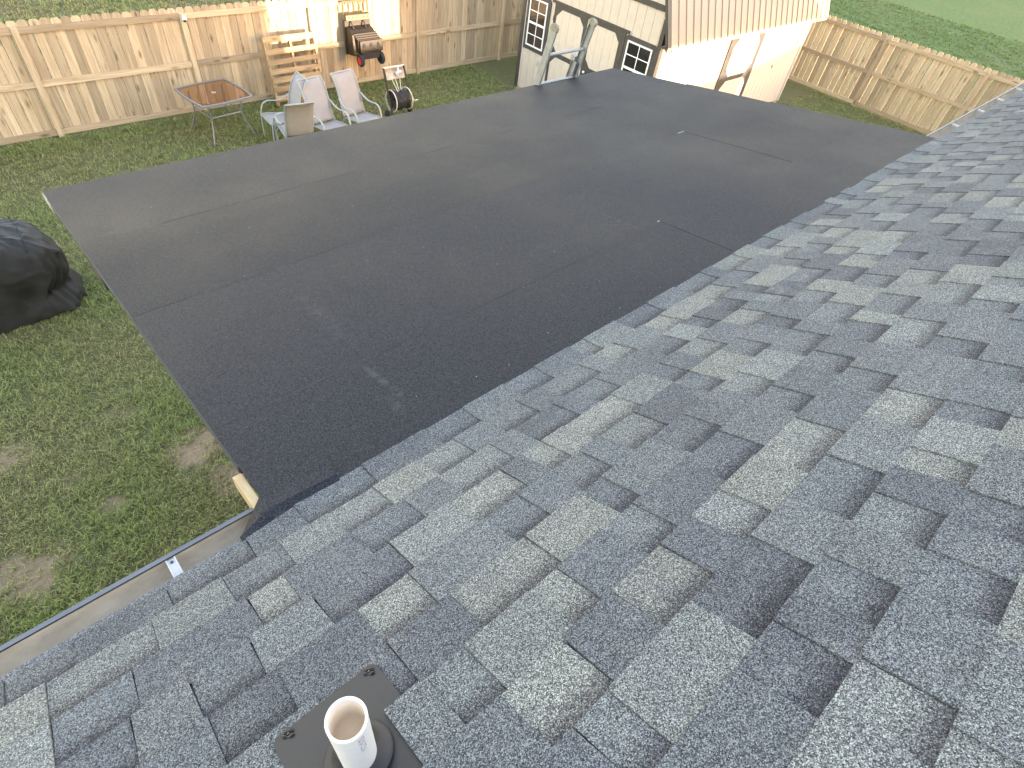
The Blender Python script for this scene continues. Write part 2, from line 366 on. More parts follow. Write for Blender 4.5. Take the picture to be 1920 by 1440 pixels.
# added unseen roof slab and post, keeping the evening sun off the shed roof
MB().prism([hl((WX1 + 0.005, y, z)) for y, z in ((0.30, 2.36), (-3.25, 3.38), (-3.25, 3.54), (0.30, 2.52))], (8.85, 0, 0)).build('sun_blocker_roof', M_WALL, house)
MB().box(hl((18.16, 0.12, 0)), hl((18.25, 0.21, 2.38))).build('sun_blocker_post', M_WHITE, house)
# shingles: courses of raised tabs with lower tabs between, each its own piece
EXPO = 0.142
PAL = [((0.137, 0.146, 0.137), 0.16), ((0.123, 0.134, 0.133), 0.16), ((0.096, 0.107, 0.113), 0.28), ((0.083, 0.093, 0.103), 0.23), ((0.069, 0.077, 0.088), 0.17)]
def tone():
    u = random.random(); a = 0
    for c, p_ in PAL:
        a += p_
        if u < a: break
    k = random.uniform(0.90, 1.12); return tuple(v * k for v in c)
def lift(x, t):                                   # shingles bend onto the flatter patio roof
    if t > 0.17: return 0.0
    e = min(1.0, max(0.0, (x - (PX0 - 0.15)) / 0.14)) * min(1.0, max(0.0, (PX1 + 0.06 - x) / 0.08))
    e = e * e * (3 - 2 * e); return 0.95 * (0.17 - t) ** 2 * e
FLX, FLT = 0.043, 0.886                           # vent pipe through the roof (x, t)
def piece(k, xa, xb, raised, taper):
    tb = k * EXPO; t0 = tb
    if k == 0: t0 = 0.036 if xb < PX0 + 0.1 or xa > PX1 else 0.022
    t1 = tb + EXPO + 0.018
    rows = [t0, t0 + 0.05, tb + EXPO - 0.07, tb + EXPO, t1] if k else [t0, t0 + 0.03, t0 + 0.06, tb + 0.10, tb + EXPO, t1]
    th = 0.0062 + (0.005 if k == 6 and xb > FLX - 0.14 and xa < FLX + 0.15 else 0.0); rs = 0.0044 if raised else 0.0
    V = []; band = []
    for t in rows:
        f = (t - tb) / (EXPO + 0.018)
        h = th * (1 - f) + 0.0008 + rs
        sh = taper * (1 - f) if raised else 0.0
        for x, s in ((xa, 1), (xb, -1)):
            xx = x + s * sh
            V.append(roofp(xx, t, h + lift(xx, t)))
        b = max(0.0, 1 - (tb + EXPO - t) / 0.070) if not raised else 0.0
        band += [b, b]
    n = len(rows); V2 = []
    for i in range(2 * n):
        t = rows[i // 2]; f = (t - tb) / (EXPO + 0.018)
        V2.append(V[i] - Vector((0, S2, C2)) * (0.0102 if raised else 0.0062) * (1 - 0.7 * max(0, f)))
    F = []
    for i in range(n - 1):
        F.append((2 * i, 2 * i + 1, 2 * i + 3, 2 * i + 2))
        F.append((2 * i, 2 * i + 2, 2 * n + 2 * i + 2, 2 * n + 2 * i)); F.append((2 * i + 1, 2 * n + 2 * i + 1, 2 * n + 2 * i + 3, 2 * i + 3))
    F.append((0, 2 * n, 2 * n + 1, 1))
    return V + V2, F, band + band
pieces = []
for k in range(15):
    x = -2.6 - random.uniform(0, 0.3); raised = random.random() < 0.5
    while x < HX1 - 0.02:
        wd = random.choice((0.10, 0.13, 0.16, 0.19, 0.22, 0.26)) * random.uniform(0.92, 1.08) if raised else random.choice((0.09, 0.12, 0.15, 0.18, 0.22)) * random.uniform(0.92, 1.08)
        xb = min(x + wd, HX1); c = tone(); tp = random.uniform(0.0, 0.006)
        cx, ct = (x + xb) / 2, (k + 0.5) * EXPO
        px, py, pz = project(roofp(cx, ct))
        area = -1
        if pz > 0.1 and -120 < px < 2040 and -60 < py < 1560:
            q = [project(roofp(a_, b_)) for a_, b_ in ((x, k * EXPO), (xb, k * EXPO), (xb, (k + 1) * EXPO), (x, (k + 1) * EXPO))]
            area = abs(sum(q[i][0] * q[(i + 1) % 4][1] - q[(i + 1) % 4][0] * q[i][1] for i in range(4))) / 2
            if not (0 <= px <= 1920 and 0 <= py <= 1440): area *= 0.3
        pieces.append((area, k, x, xb, raised, tp, c))
        x = xb; raised = not raised
# shingles over the pipe flange are cut away
def cut_flange(pc):
    area, k, x, xb, raised, tp, c = pc
    fx0, fx1 = FLX - 0.092, FLX + 0.072
    if k == 6 and xb > fx0 and x < fx1:
        out = []
        if fx0 - x > 0.02: out.append((area * 0.5, k, x, fx0, raised, 0.0, c))
        if xb - fx1 > 0.02: out.append((area * 0.5, k, fx1, xb, raised, 0.0, c))
        return out
    return [pc]
pieces = [q for pc in pieces for q in cut_flange(pc)]
pieces.sort(key=lambda q: -q[0])
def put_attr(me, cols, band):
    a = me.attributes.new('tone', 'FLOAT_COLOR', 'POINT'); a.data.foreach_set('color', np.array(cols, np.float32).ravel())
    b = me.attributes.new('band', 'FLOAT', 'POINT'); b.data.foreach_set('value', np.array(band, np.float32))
RV, RF, RC, RB = [], [], [], []
for i, (area, k, xa, xb, raised, tp, c) in enumerate(pieces):
    V, F, band = piece(k, xa, xb, raised, tp); V = [hl(v) for v in V]
    if i < 300 and area > 0:
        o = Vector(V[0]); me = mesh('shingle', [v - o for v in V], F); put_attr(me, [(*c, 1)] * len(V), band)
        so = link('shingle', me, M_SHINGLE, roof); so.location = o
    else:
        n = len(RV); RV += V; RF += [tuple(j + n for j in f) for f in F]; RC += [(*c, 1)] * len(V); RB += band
me = mesh('distant_shingles', RV, RF); put_attr(me, RC, RB); so = link('distant_shingles', me, M_SHINGLE, roof); so['kind'] = 'stuff'

# gutters along the eave
def gutter(x0, x1, hangers):
    zt = ZE - 0.018
    outer = [(1.000, zt + 0.004), (1.000, zt - 0.075), (1.030, zt - 0.098), (1.082, zt - 0.098), (1.098, zt - 0.055), (1.112, zt - 0.020), (1.112, zt + 0.004), (1.0985, zt + 0.004)]
    inner = [(1.0035, zt + 0.003), (1.0035, zt - 0.040), (1.020, zt - 0.056), (1.050, zt - 0.062), (1.080, zt - 0.054), (1.096, zt - 0.034), (1.0978, zt - 0.002)]
    def strip(prof):
        n = len(prof); V = [hl((x0, y, z)) for y, z in prof] + [hl((x1, y, z)) for y, z in prof]
        return V, [(i, i + 1, n + i + 1, n + i) for i in range(n - 1)]
    go_ = MB().add(*strip(outer)).build('gutter', M_GUTOUT, house, bevel=0.0)
    sd = go_.modifiers.new('thick', 'SOLIDIFY'); sd.thickness = 0.0015
    MB().add(*strip(inner)).build('trough', M_GUTIN, go_, smooth=True)
    for hx in hangers:
        h = MB().box(hl((hx - 0.013, 1.004, zt - 0.006)), hl((hx + 0.013, 1.094, zt - 0.002)))
        h.box(hl((hx - 0.013, 1.004, zt - 0.002)), hl((hx - 0.010, 1.094, zt + 0.004))); h.box(hl((hx + 0.010, 1.004, zt - 0.002)), hl((hx + 0.013, 1.094, zt + 0.004)))
        hg = h.build('hanger', M_CLIP, go_)
        sc_ = MB(); sc_.lathe([(0.0, 0.002), (0.004, 0.002), (0.005, 0.0)], hl((hx, 1.083, zt - 0.001)), n=8); sc_.build('screw', M_BLACK, go_)
gutter(-6.9, PX0 - 0.03, (-0.092, -0.80, -1.5))
gutter(PX1 + 0.02, HX1 - 0.02, (6.492, 7.206, 7.833, 8.495, 9.15))

# ------------------------------------------------------------------ vent pipe
vb = roofp(FLX, FLT)
vent = thing('vent_pipe', 'white plastic vent pipe in black rubber boot rising through the shingles', 'vent pipe', vb)
VT = Vector(vb)
def rl(x, t, h): return roofp(x, t, h) - VT
def rounded(x0, x1, t0, t1, r, n=5):
    pts = []
    for cx, cy, a0 in ((x1 - r, t1 - r, 0), (x0 + r, t1 - r, 90), (x0 + r, t0 + r, 180), (x1 - r, t0 + r, 270)):
        for k in range(n + 1):
            a = R(a0 + 90 * k / n); pts.append((cx + r * math.cos(a), cy + r * math.sin(a)))
    return pts
fl = rounded(FLX - 0.108, FLX + 0.112, FLT - 0.150, FLT + 0.13, 0.016)
MB().prism([rl(x, t, 0.0128 - 0.055 * (t - FLT + 0.15)) for x, t in fl], Vector((0, S2, C2)) * 0.0022).build('flange', M_BOOT, vent, bevel=0.0008)
cm = MB(); n = 36; rings = [(0.062, 0.010), (0.060, 0.0155), (0.056, 0.017), (0.050, 0.0165), (0.043, 0.021), (0.036, 0.030), (0.0325, 0.043), (0.031, 0.047), (0.0302, 0.046)]
V = []
for (rr, hh) in rings:
    for k in range(n):
        a = 2 * math.pi * k / n; V.append(rl(FLX + rr * math.cos(a), FLT + rr * math.sin(a) * 1.08, hh))
cm.add(V, [(j * n + k, j * n + (k + 1) % n, (j + 1) * n + (k + 1) % n, (j + 1) * n + k) for j in range(len(rings) - 1) for k in range(n)])
cm.build('collar', M_BOOT, vent, smooth=True)
PH = 0.268; ro, ri = 0.0302, 0.0262
MB().lathe([(ri, PH - 0.014), (ri, PH - 0.001), (ri + 0.0008, PH), (ro - 0.0008, PH), (ro, PH - 0.001), (ro, -0.06)], (0, 0, 0), n=48).build('pipe', M_PVC, vent, smooth=True).data.set_sharp_from_angle(angle=R(35))
MB().lathe([(0.0, PH - 0.085), (ri - 0.0001, PH - 0.085), (ri - 0.0001, PH - 0.0135)], (0, 0, 0), n=48).build('shallow_bore', M_BORE, vent, smooth=True)  # shallow tan bottom added to brighten the inside of the pipe
# printed code running down the pipe wall (worn, hard to read)
tc = bpy.data.curves.new('code', 'FONT'); tc.body = '52/UV/C2 A'; tc.size = 0.014; tc.offset = 0.0; tc.space_character = 1.15
to = bpy.data.objects.new('code', tc); COL.objects.link(to); bpy.context.view_layer.update()
dg = bpy.context.evaluated_depsgraph_get(); tm = bpy.data.meshes.new_from_object(to.evaluated_get(dg)); bpy.data.objects.remove(to)
TA = R(-82)
for v in tm.vertices:
    a = TA + (v.co.y - 0.005) / ro; z = PH - 0.016 - v.co.x
    v.co = Vector((math.cos(a) * (ro + 0.0002), math.sin(a) * (ro + 0.0002), z))
link('printed_code', tm, M_INK, vent)
for bx, bt, ang in ((0.1366, 1.158 - 0.407, 0.7), (-0.0348, 1.158 - 0.4097, 0.6)):
    m = MB(); n = 14
    pts = [rl(bx + 0.011 * math.cos(a) * math.cos(ang) - 0.006 * math.sin(a) * math.sin(ang), bt + 0.011 * math.cos(a) * math.sin(ang) + 0.006 * math.sin(a) * math.cos(ang), 0.0145 + 0.0015 * math.sin(3 * a)) for a in [0.25 + 5.6 * i / n for i in range(n + 1)]]
    m.tube(pts, [0.0016 + 0.0022 * abs(math.sin(i * 0.9)) for i in range(n + 1)], 8)
    m.lathe([(0.0, 0.003), (0.004, 0.002), (0.005, 0.0)], rl(bx, bt, 0.0132), n=10)
    m.build('sealed_nail', M_SEAL, vent, smooth=True)

# ------------------------------------------------------------------ patio roof
patio = thing('patio_roof', 'low slope patio roof covered in black rolled roofing beside the shingles', 'patio roof', (PX0, PY1, 0))
pl_ = lambda p: Vector(p) - Vector((PX0, PY1, 0))
ca, sa = math.cos(0.162847), math.sin(0.162847)
def pp(x, y, h=0.0): return pl_((x, y, patio_z(y) + h))
RUNS = [1.0, 1.492, 2.430, 3.352, PY1]
def sheet(x0, x1, y0, y1, ha, hb, name='roofing_sheet', nx=None, wob=0.0015):
    nx = nx or max(2, int((x1 - x0) / 0.15)); ny = max(2, int((y1 - y0) / 0.15)); V = []
    for j in range(ny + 1):
        for i in range(nx + 1):
            x = x0 + (x1 - x0) * i / nx; y = y0 + (y1 - y0) * j / ny
            e = 0.0012 * math.sin(7.3 * x + 1.1) * math.sin(3.1 * x + 0.5) if j in (0, ny) else 0.0
            h = ha + (hb - ha) * j / ny + wob * math.sin(2.1 * x + 3.3 * y) * math.sin(1.3 * x - 2.2 * y + 1) * math.sin(math.pi * j / ny)
            V.append(pp(x, y + e, h))
    F = [(j * (nx + 1) + i, j * (nx + 1) + i + 1, (j + 1) * (nx + 1) + i + 1, (j + 1) * (nx + 1) + i) for j in range(ny) for i in range(nx)]
    n0 = len(V); e0 = ny * (nx + 1)
    V += [v - Vector((0, 0, 0.004)) for v in V[e0:e0 + nx + 1]]                       # lower edge
    F += [(e0 + i, e0 + i + 1, n0 + i + 1, n0 + i) for i in range(nx)]
    n1 = len(V); L = [j * (nx + 1) for j in range(ny + 1)]; Rr = [j * (nx + 1) + nx for j in range(ny + 1)]
    for ids in (L, Rr):
        n1 = len(V); V += [V[i] - Vector((0, 0, 0.004)) for i in ids]; F += [(ids[j], ids[j + 1], n1 + j + 1, n1 + j) for j in range(ny)]
    return MB().add(V, F).build(name, M_MEMB, patio)
HB = 0.002
SX = [2.773, 4.349, None, None]
for r in range(4):
    y0, y1 = RUNS[r] - (0.08 if r else 0.12), RUNS[r + 1]
    ha, hb = HB, HB + 0.0085
    if r == 3: hb = HB + 0.004
    xs = SX[r]
    if xs:
        sheet(PX0, xs + 0.07, y0, y1, ha, hb); sheet(xs, PX1, y0, y1, ha + 0.0010, hb + 0.0010)
    else: sheet(PX0, PX1, y0, y1, ha, hb)
# loose pale granules caught along the laps
for r, (xa, xb_) in enumerate(((PX0 + 0.01, 3.4), (PX0 + 0.01, PX1 - 0.01), (0.6, 4.6))):
    yl = RUNS[r + 1]; m = MB(); x = xa
    while x < xb_:
        L = random.uniform(0.06, 0.35); wd_ = random.uniform(0.001, 0.004); hh = HB + 0.0095 - 0.003
        m.add([pp(x, yl - 0.001, HB + 0.0092), pp(min(x + L, xb_), yl - 0.001, HB + 0.0092), pp(min(x + L, xb_), yl + wd_, HB + 0.0075), pp(x, yl + wd_, HB + 0.0075)], [(0, 1, 2, 3)]); x += L + random.uniform(0.0, 0.12)
    bo = m.build('lap_granules', M_BEAD, patio); bo['kind'] = 'stuff'
for jx, jy, jl in ((4.349, 2.425, 0.085), (2.773, 1.511, 0.02)):
    bo = MB().box(pp(jx - jl, jy - 0.001, HB + 0.009), pp(jx, jy + 0.001, HB + 0.011)).build('bedding_mark', M_CREAM, patio)
# flashing strip that closes the inner corner over the gutter end
fs = MB(); xs_ = [0.085, 0.11, 0.145, 0.19, 0.26, 0.33, 0.408]; V = []
for x in xs_:
    d = max(0.0, (0.19 - x) / 0.12)
    yo = 1.108 - 0.038 * max(0, (x - 0.19)) / 0.218 if x >= 0.19 else 1.108 - d * 0.09
    for q in range(4):
        y = 0.965 if q == 0 else 1.012 + (yo - 1.012) * q / 3
        z = patio_z(y) + 0.0135 - d * (0.012 + 0.045 * (q / 3))
        if q == 0: z = patio_z(y) - 0.010 - min(1.0, d * 2) * 0.006
        V.append(pl_((x, y, z)))
fs.add(V, [(i * 4 + q, (i + 1) * 4 + q, (i + 1) * 4 + q + 1, i * 4 + q + 1) for i in range(len(xs_) - 1) for q in range(3)])
fo = fs.build('flashing_strip', M_MEMB, patio); sd = fo.modifiers.new('thick', 'SOLIDIFY'); sd.thickness = 0.004; sd.offset = -1
# deck, edge metal, boards, beam and posts
MB().prism([pp(PX0 + 0.012, 0.93, -0.006), pp(PX0 + 0.012, PY1 - 0.012, -0.006), pp(PX0 + 0.012, PY1 - 0.012, -0.026), pp(PX0 + 0.012, 0.93, -0.026)], (PX1 - PX0 - 0.024, 0, 0)).build('deck', M_WY, patio)
def edge_run(x0, x1, y0, y1, top, bot, mat, name): return MB().prism([pp(x0, y0, top), pp(x0, y1, top), pp(x0, y1, bot), pp(x0, y0, bot)], (x1 - x0, 0, 0)).build(name, mat, patio)
edge_run(PX0 - 0.004, PX0 + 0.011, 1.28, 4.20, -0.0045, -0.045, M_DRIP, 'drip_edge')
edge_run(PX0 - 0.007, PX0 + 0.011, 4.10, 4.33, -0.006, -0.07, M_BROWN, 'fascia_end')
edge_run(PX0 - 0.002, PX0 + 0.011, 3.05, 3.36, -0.047, -0.15, M_BLACK, 'loose_flap')
edge_run(PX1 - 0.011, PX1 + 0.004, 1.0, 4.33, -0.0045, -0.05, M_DRIP, 'drip_edge')
MB().box(pl_((PX0, PY1 - 0.011, patio_z(PY1) - 0.05)), pl_((PX1, PY1 + 0.004, patio_z(PY1) - 0.0045))).build('drip_edge', M_DRIP, patio)
b1 = MB().prism([pp(0.158, 1.06, -0.004), pp(0.158, 1.235, -0.004), pp(0.158, 1.262, -0.016), pp(0.158, 1.262, -0.075), pp(0.158, 1.06, -0.090)], (0.030, 0, 0)).build('board_end', M_NEWPINE, patio, bevel=0.003)
b1['label'] = 'raw pine board end sticking out beside the gutter'
for yy in (1.5, 2.1, 2.7, 3.3, 3.9):
    MB().box(pl_((PX0 + 0.05, yy - 0.019, patio_z(yy) - 0.17)), pl_((PX1 - 0.05, yy + 0.019, patio_z(yy) - 0.035))).build('rafter', M_WX, patio)
MB().box(pl_((PX0 + 0.05, 4.08, patio_z(4.1) - 0.36)), pl_((PX1 - 0.05, 4.17, patio_z(4.1) - 0.175))).build('beam', M_WX, patio)
for xx in (PX0 + 0.60, 2.1, 3.9, PX1 - 0.35):
    MB().box(pl_((xx - 0.045, 4.08, 0.0)), pl_((xx + 0.045, 4.17, patio_z(4.1) - 0.362))).build('post', M_WZ, patio)

# ------------------------------------------------------------------ fences
def picket_mesh(w_, h_, th):
    e = 0.028; pts = [(-w_ / 2, 0, 0), (w_ / 2, 0, 0), (w_ / 2, 0, h_ - e * 1.2), (w_ / 2 - e, 0, h_), (-w_ / 2 + e, 0, h_), (-w_ / 2, 0, h_ - e * 1.2)]
    m = MB().prism(pts, (0, th, 0)); return mesh('picket', m.V, m.F)
PK = picket_mesh(0.137, 1.70, 0.016)
def fence(name, label, origin, length, posts, pitch, facing_rz, mat_rail, jit=0.006):
    """runs along local +x from the origin; local -y is the side with the rails and posts"""
    t = thing(name, label, 'fence', origin, facing_rz)
    x = 0.0
    for i in range(int(length / pitch)):
        pkt = link('picket', PK, M_WZ, t); pkt.location = (x + pitch / 2, 0.018 + random.uniform(-0.001, 0.006), 0.02 + random.uniform(-jit, jit))
        pkt.rotation_euler = (0, random.uniform(-0.004, 0.004), random.uniform(-0.012, 0.012)); pkt.scale = (random.uniform(0.985, 1.0), 1, 1.0); x += pitch
    ed = [0.0] + sorted(posts) + [length]
    for z0, z1, nm in ((1.555, 1.64, 'rail'), (0.795, 0.884, 'rail'), (0.03, 0.118, 'rail')):
        for a, b in zip(ed[:-1], ed[1:]):
            if b - a < 0.1: continue
            MB().box((a + 0.045, -0.020 + random.uniform(-0.003, 0.003), z0 + random.uniform(-0.004, 0.004)), (b - 0.045, 0.0165, z1)).build(nm, M_WX, t)
    for px in posts:
        MB().box((px - 0.0445, -0.046, -0.1), (px + 0.0445, 0.0165, 1.645)).build('post', M_WZ, t, bevel=0.004)
    return t
LFX = -6.2
fence('wooden_fence', 'long pine picket fence behind the patio table and chairs', (LFX, 12.067, 0), 24.55, [x - LFX for x in (-3.7, -1.27, 1.17, 3.60, 5.98, 8.53, 11.08, 13.6, 16.1)], 0.1432, 0.0, M_WX)
fence('wooden_fence', 'pine picket fence to the right of the shed, ending at the gutter', (18.39, 12.06, 0), 18.05, [12.06 - y for y in (10.4, 7.95, 5.515, 3.035, 0.55, -1.9, -4.35)], 0.1585, -math.pi / 2, M_WY)
fence('wooden_fence', 'added pine fence out of view, blocking the low sun', (18.3, -6.0, 0), 8.88, [2.4, 4.8, 7.2], 0.1432, math.pi, M_WX)  # unseen fence, added to shade the lower shed wall and yard

# ------------------------------------------------------------------ shed
X0, X1, Y0, Y1 = 10.108, 16.14, 6.645, 10.334
shed = thing('storage_shed', 'tan storage shed with black trim, double doors and ribbed metal roof', 'shed', (X0, Y0, 0))
sl_ = lambda p: Vector(p) - Vector((X0, Y0, 0))
EV = (6.42, 2.06); KN = (6.86, 3.17); YC = (Y0 + Y1) / 2; RG = (YC, 3.98)
def gz(y):                                        # underside of the gambrel roof at y
    y = y if y <= YC else 2 * YC - y
    return EV[1] + (y - EV[0]) * (KN[1] - EV[1]) / (KN[0] - EV[0]) if y < KN[0] else KN[1] + (y - KN[0]) * (RG[1] - KN[1]) / (RG[0] - KN[0])
core = [(Y0 + 0.015, 0.12), (Y1 - 0.015, 0.12), (Y1 - 0.015, gz(Y1) - 0.03), (2 * YC - KN[0], KN[1] - 0.05), (YC, RG[1] - 0.05), (KN[0], KN[1] - 0.05), (Y0 + 0.015, gz(Y0) - 0.03)]
MB().prism([sl_((X0 + 0.015, y, z)) for y, z in core], (X1 - X0 - 0.03, 0, 0)).build('wall', M_BLACK, shed)
P8 = 0.2032
def front_board(ya, yb_):
    ya, yb_ = max(ya, Y0), min(yb_, Y1); pts = [(ya + 0.003, 0.12), (yb_ - 0.003, 0.12), (yb_ - 0.003, gz(yb_) - 0.02)]
    for yk in (KN[0], YC, 2 * YC - KN[0]):
        if ya < yk < yb_: pts.append((yk, gz(yk) - 0.02))
    pts.append((ya + 0.003, gz(ya) - 0.02))
    pts = pts[:2] + sorted(pts[2:], key=lambda q: -q[0])
    MB().prism([sl_((X0, y, z)) for y, z in pts], (0.012, 0, 0)).build('siding_board', M_SIDING, shed)
y = 6.95 - 2 * P8
while y < Y1:
    if y + P8 > Y0: front_board(y, y + P8)
    y += P8
x = X0 + 0.02
while x < X1 - 0.01:
    MB().box(sl_((x + 0.003, Y0, 0.12)), sl_((min(x + P8, X1) - 0.003, Y0 + 0.012, 2.02))).build('siding_board', M_SIDING, shed); x += P8
MB().box(sl_((X0, Y1 - 0.013, 0.12)), sl_((X1, Y1, 2.0))).build('siding_panel', M_SIDING, shed)
MB().prism([sl_((X1 - 0.014, y, z)) for y, z in core], (0.013, 0, 0)).build('siding_panel', M_SIDING, shed)
MB().box(sl_((X0 + 0.01, Y0 + 0.01, 0.0)), sl_((X1 - 0.01, Y1 - 0.01, 0.118))).build('skid_base', M_WX, shed)
# metal roof, ribs and dark rake trim
th = 0.03
out = [EV, KN, RG, (2 * YC - KN[0], KN[1]), (2 * YC - EV[0], EV[1])]
inn = [(y, z - 0.028) for y, z in out]
ROX0, ROX1 = X0 - 0.10, X1 + 0.24
roofm = MB()
for i in range(4):
    (ya, za), (yc, zc) = out[i], out[i + 1]
    roofm.prism([sl_((ROX0, ya, za)), sl_((ROX0, yc, zc)), sl_((ROX0, yc, zc - 0.03)), sl_((ROX0, ya, za - 0.03))], (ROX1 - ROX0, 0, 0))
rfo = roofm.build('metal_roof', M_SHEDROOF, shed)
sdir = Vector((0, KN[0] - EV[0], KN[1] - EV[1])).normalized(); sn = Vector((0, -sdir.z, sdir.y))
x = ROX0 + 0.09
while x < ROX1 - 0.03:
    a = Vector((x, EV[0], EV[1])) - sdir * 0.004; L = math.hypot(KN[0] - EV[0], KN[1] - EV[1])
    q = [a + Vector((-0.020, 0, 0)), a + Vector((0.020, 0, 0)), a + Vector((0.010, 0, 0)) + sn * 0.019, a + Vector((-0.010, 0, 0)) + sn * 0.019]
    MB().prism([sl_(v) for v in q], sdir * L).build('roof_rib', M_SHEDROOF, rfo); x += 0.2355
rk = MB()
for i in range(4):
    (ya, za), (yc, zc) = out[i], out[i + 1]
    rk.prism([sl_((ROX0 - 0.006, ya, za + 0.006)), sl_((ROX0 - 0.006, yc, zc + 0.006)), sl_((ROX0 - 0.006, yc, zc - 0.115)), sl_((ROX0 - 0.006, ya, za - 0.115))], (-0.022, 0, 0))
rk.build('rake_trim', M_BLACK, shed)
rk2 = MB().prism([sl_((ROX0 - 0.028, EV[0] - 0.004, EV[1] + 0.012)), sl_((ROX0 - 0.028, KN[0], KN[1] + 0.012)), sl_((ROX0 + 0.05, KN[0], KN[1] + 0.012)), sl_((ROX0 + 0.05, EV[0] - 0.004, EV[1] + 0.012))], sn * 0.012)
rk2.build('rake_cap', M_BLACK, shed)
MB().box(sl_((X0 + 0.06, EV[0] + 0.01, EV[1] - 0.075)), sl_((ROX1, EV[0] + 0.03, EV[1] - 0.033))).build('eave_trim', M_SHEDROOF, shed)
MB().box(sl_((X0 + 0.0, EV[0] + 0.031, EV[1] - 0.075)), sl_((X1, Y0 - 0.001, EV[1] - 0.06))).build('soffit', M_SIDING, shed)
FX = X0 - 0.002
MB().box(sl_((FX - 0.02, Y0 - 0.018, 0.10)), sl_((FX, Y0 + 0.07, 2.45))).build('corner_board', M_BLACK, shed)
MB().box(sl_((FX + 0.001, Y0 - 0.019, 0.10)), sl_((FX + 0.085, Y0 - 0.002, 1.98))).build('corner_board', M_BLACK, shed)
MB().box(sl_((FX - 0.02, Y1 - 0.07, 0.10)), sl_((FX, Y1 + 0.018, 2.45))).build('corner_board', M_BLACK, shed)
MB().box(sl_((X1 - 0.07, Y0 - 0.02, 0.10)), sl_((X1 + 0.002, Y0 - 0.002, 1.98))).build('corner_board', M_SIDING, shed)
MB().box(sl_((FX - 0.020, Y0 + 0.12, 2.545)), sl_((FX, Y1 - 0.12, 2.640))).build('gable_trim', M_BLACK, shed)
def octa(u0, u1, v0, v1, c): return [(u0 + c, v0), (u1 - c, v0), (u1, v0 + c), (u1, v1 - c), (u1 - c, v1), (u0 + c, v1), (u0, v1 - c), (u0, v0 + c)]
def clip(poly, a, side):
    out_ = []
    for i in range(len(poly)):
        p, q = poly[i], poly[(i + 1) % len(poly)]; ip, iq = (p[0] - a) * side >= 0, (q[0] - a) * side >= 0
        if ip: out_.append(p)
        if ip != iq:
            t = (a - p[0]) / (q[0] - p[0]); out_.append((a, p[1] + t * (q[1] - p[1])))
    return out_
def strips(poly, start, pitch, gap=0.004):
    us = [p[0] for p in poly]; u = start
    while u > min(us): u -= pitch
    while u < max(us):
        q = clip(clip(poly, u + gap / 2, 1), u + pitch - gap / 2, -1)
        if len(q) >= 3 and max(p[0] for p in q) - min(p[0] for p in q) > 0.008: yield q
        u += pitch
def door(poly_frame, panels, to3, nrm, label, start, pitch):
    d = MB().prism([sl_(to3(u, v)) for u, v in poly_frame], Vector(nrm) * 0.022).build('door', M_BLACK, shed); d['label'] = label
    for pn in panels:
        for q in strips(pn, start, pitch):
            MB().prism([sl_(Vector(to3(u, v)) + Vector(nrm) * 0.0222) for u, v in q], Vector(nrm) * 0.007).build('panel_board', M_DOORPANEL, d)
    return d
tf = lambda u, v: (FX - 0.001, u, v)              # front wall, u = y
for ya, yb_, nm in ((8.425, 9.395, 'left'), (7.475, 8.415, 'right')):
    dd = door([(ya, 0.16), (yb_, 0.16), (yb_, 2.015), (ya, 2.015)], [octa(ya + 0.12, yb_ - 0.085, 1.16, 1.945, 0.135), octa(ya + 0.12, yb_ - 0.085, 0.26, 1.065, 0.135)], tf, (-1, 0, 0), nm + ' double door leaf with cream cut-corner panels', 6.95, P8 * 0.98)
    for zz in (0.45, 1.05, 1.75):
        h = MB().box(sl_((FX - 0.027, (yb_ if nm == 'left' else ya) - 0.012, zz - 0.05)), sl_((FX - 0.0235, (yb_ if nm == 'left' else ya) + 0.012, zz + 0.05))).build('hinge', M_BLACK, dd)
    if nm == 'right':
        MB().lathe([(0.0, -0.055), (0.022, -0.05), (0.026, -0.035), (0.014, -0.022), (0.012, 0.0)], sl_((FX - 0.024, 8.30, 1.06)), axis='x', n=12).build('handle', M_WHITE, dd, smooth=True)
        MB().box(sl_((FX - 0.0335, 8.418, 0.2)), sl_((FX - 0.0235, 8.440, 1.98))).build('astragal', M_CREAM, dd)
MB().box(sl_((FX - 0.035, 7.40, 2.018)), sl_((FX, 9.48, 2.065))).build('door_header', M_BLACK, shed)
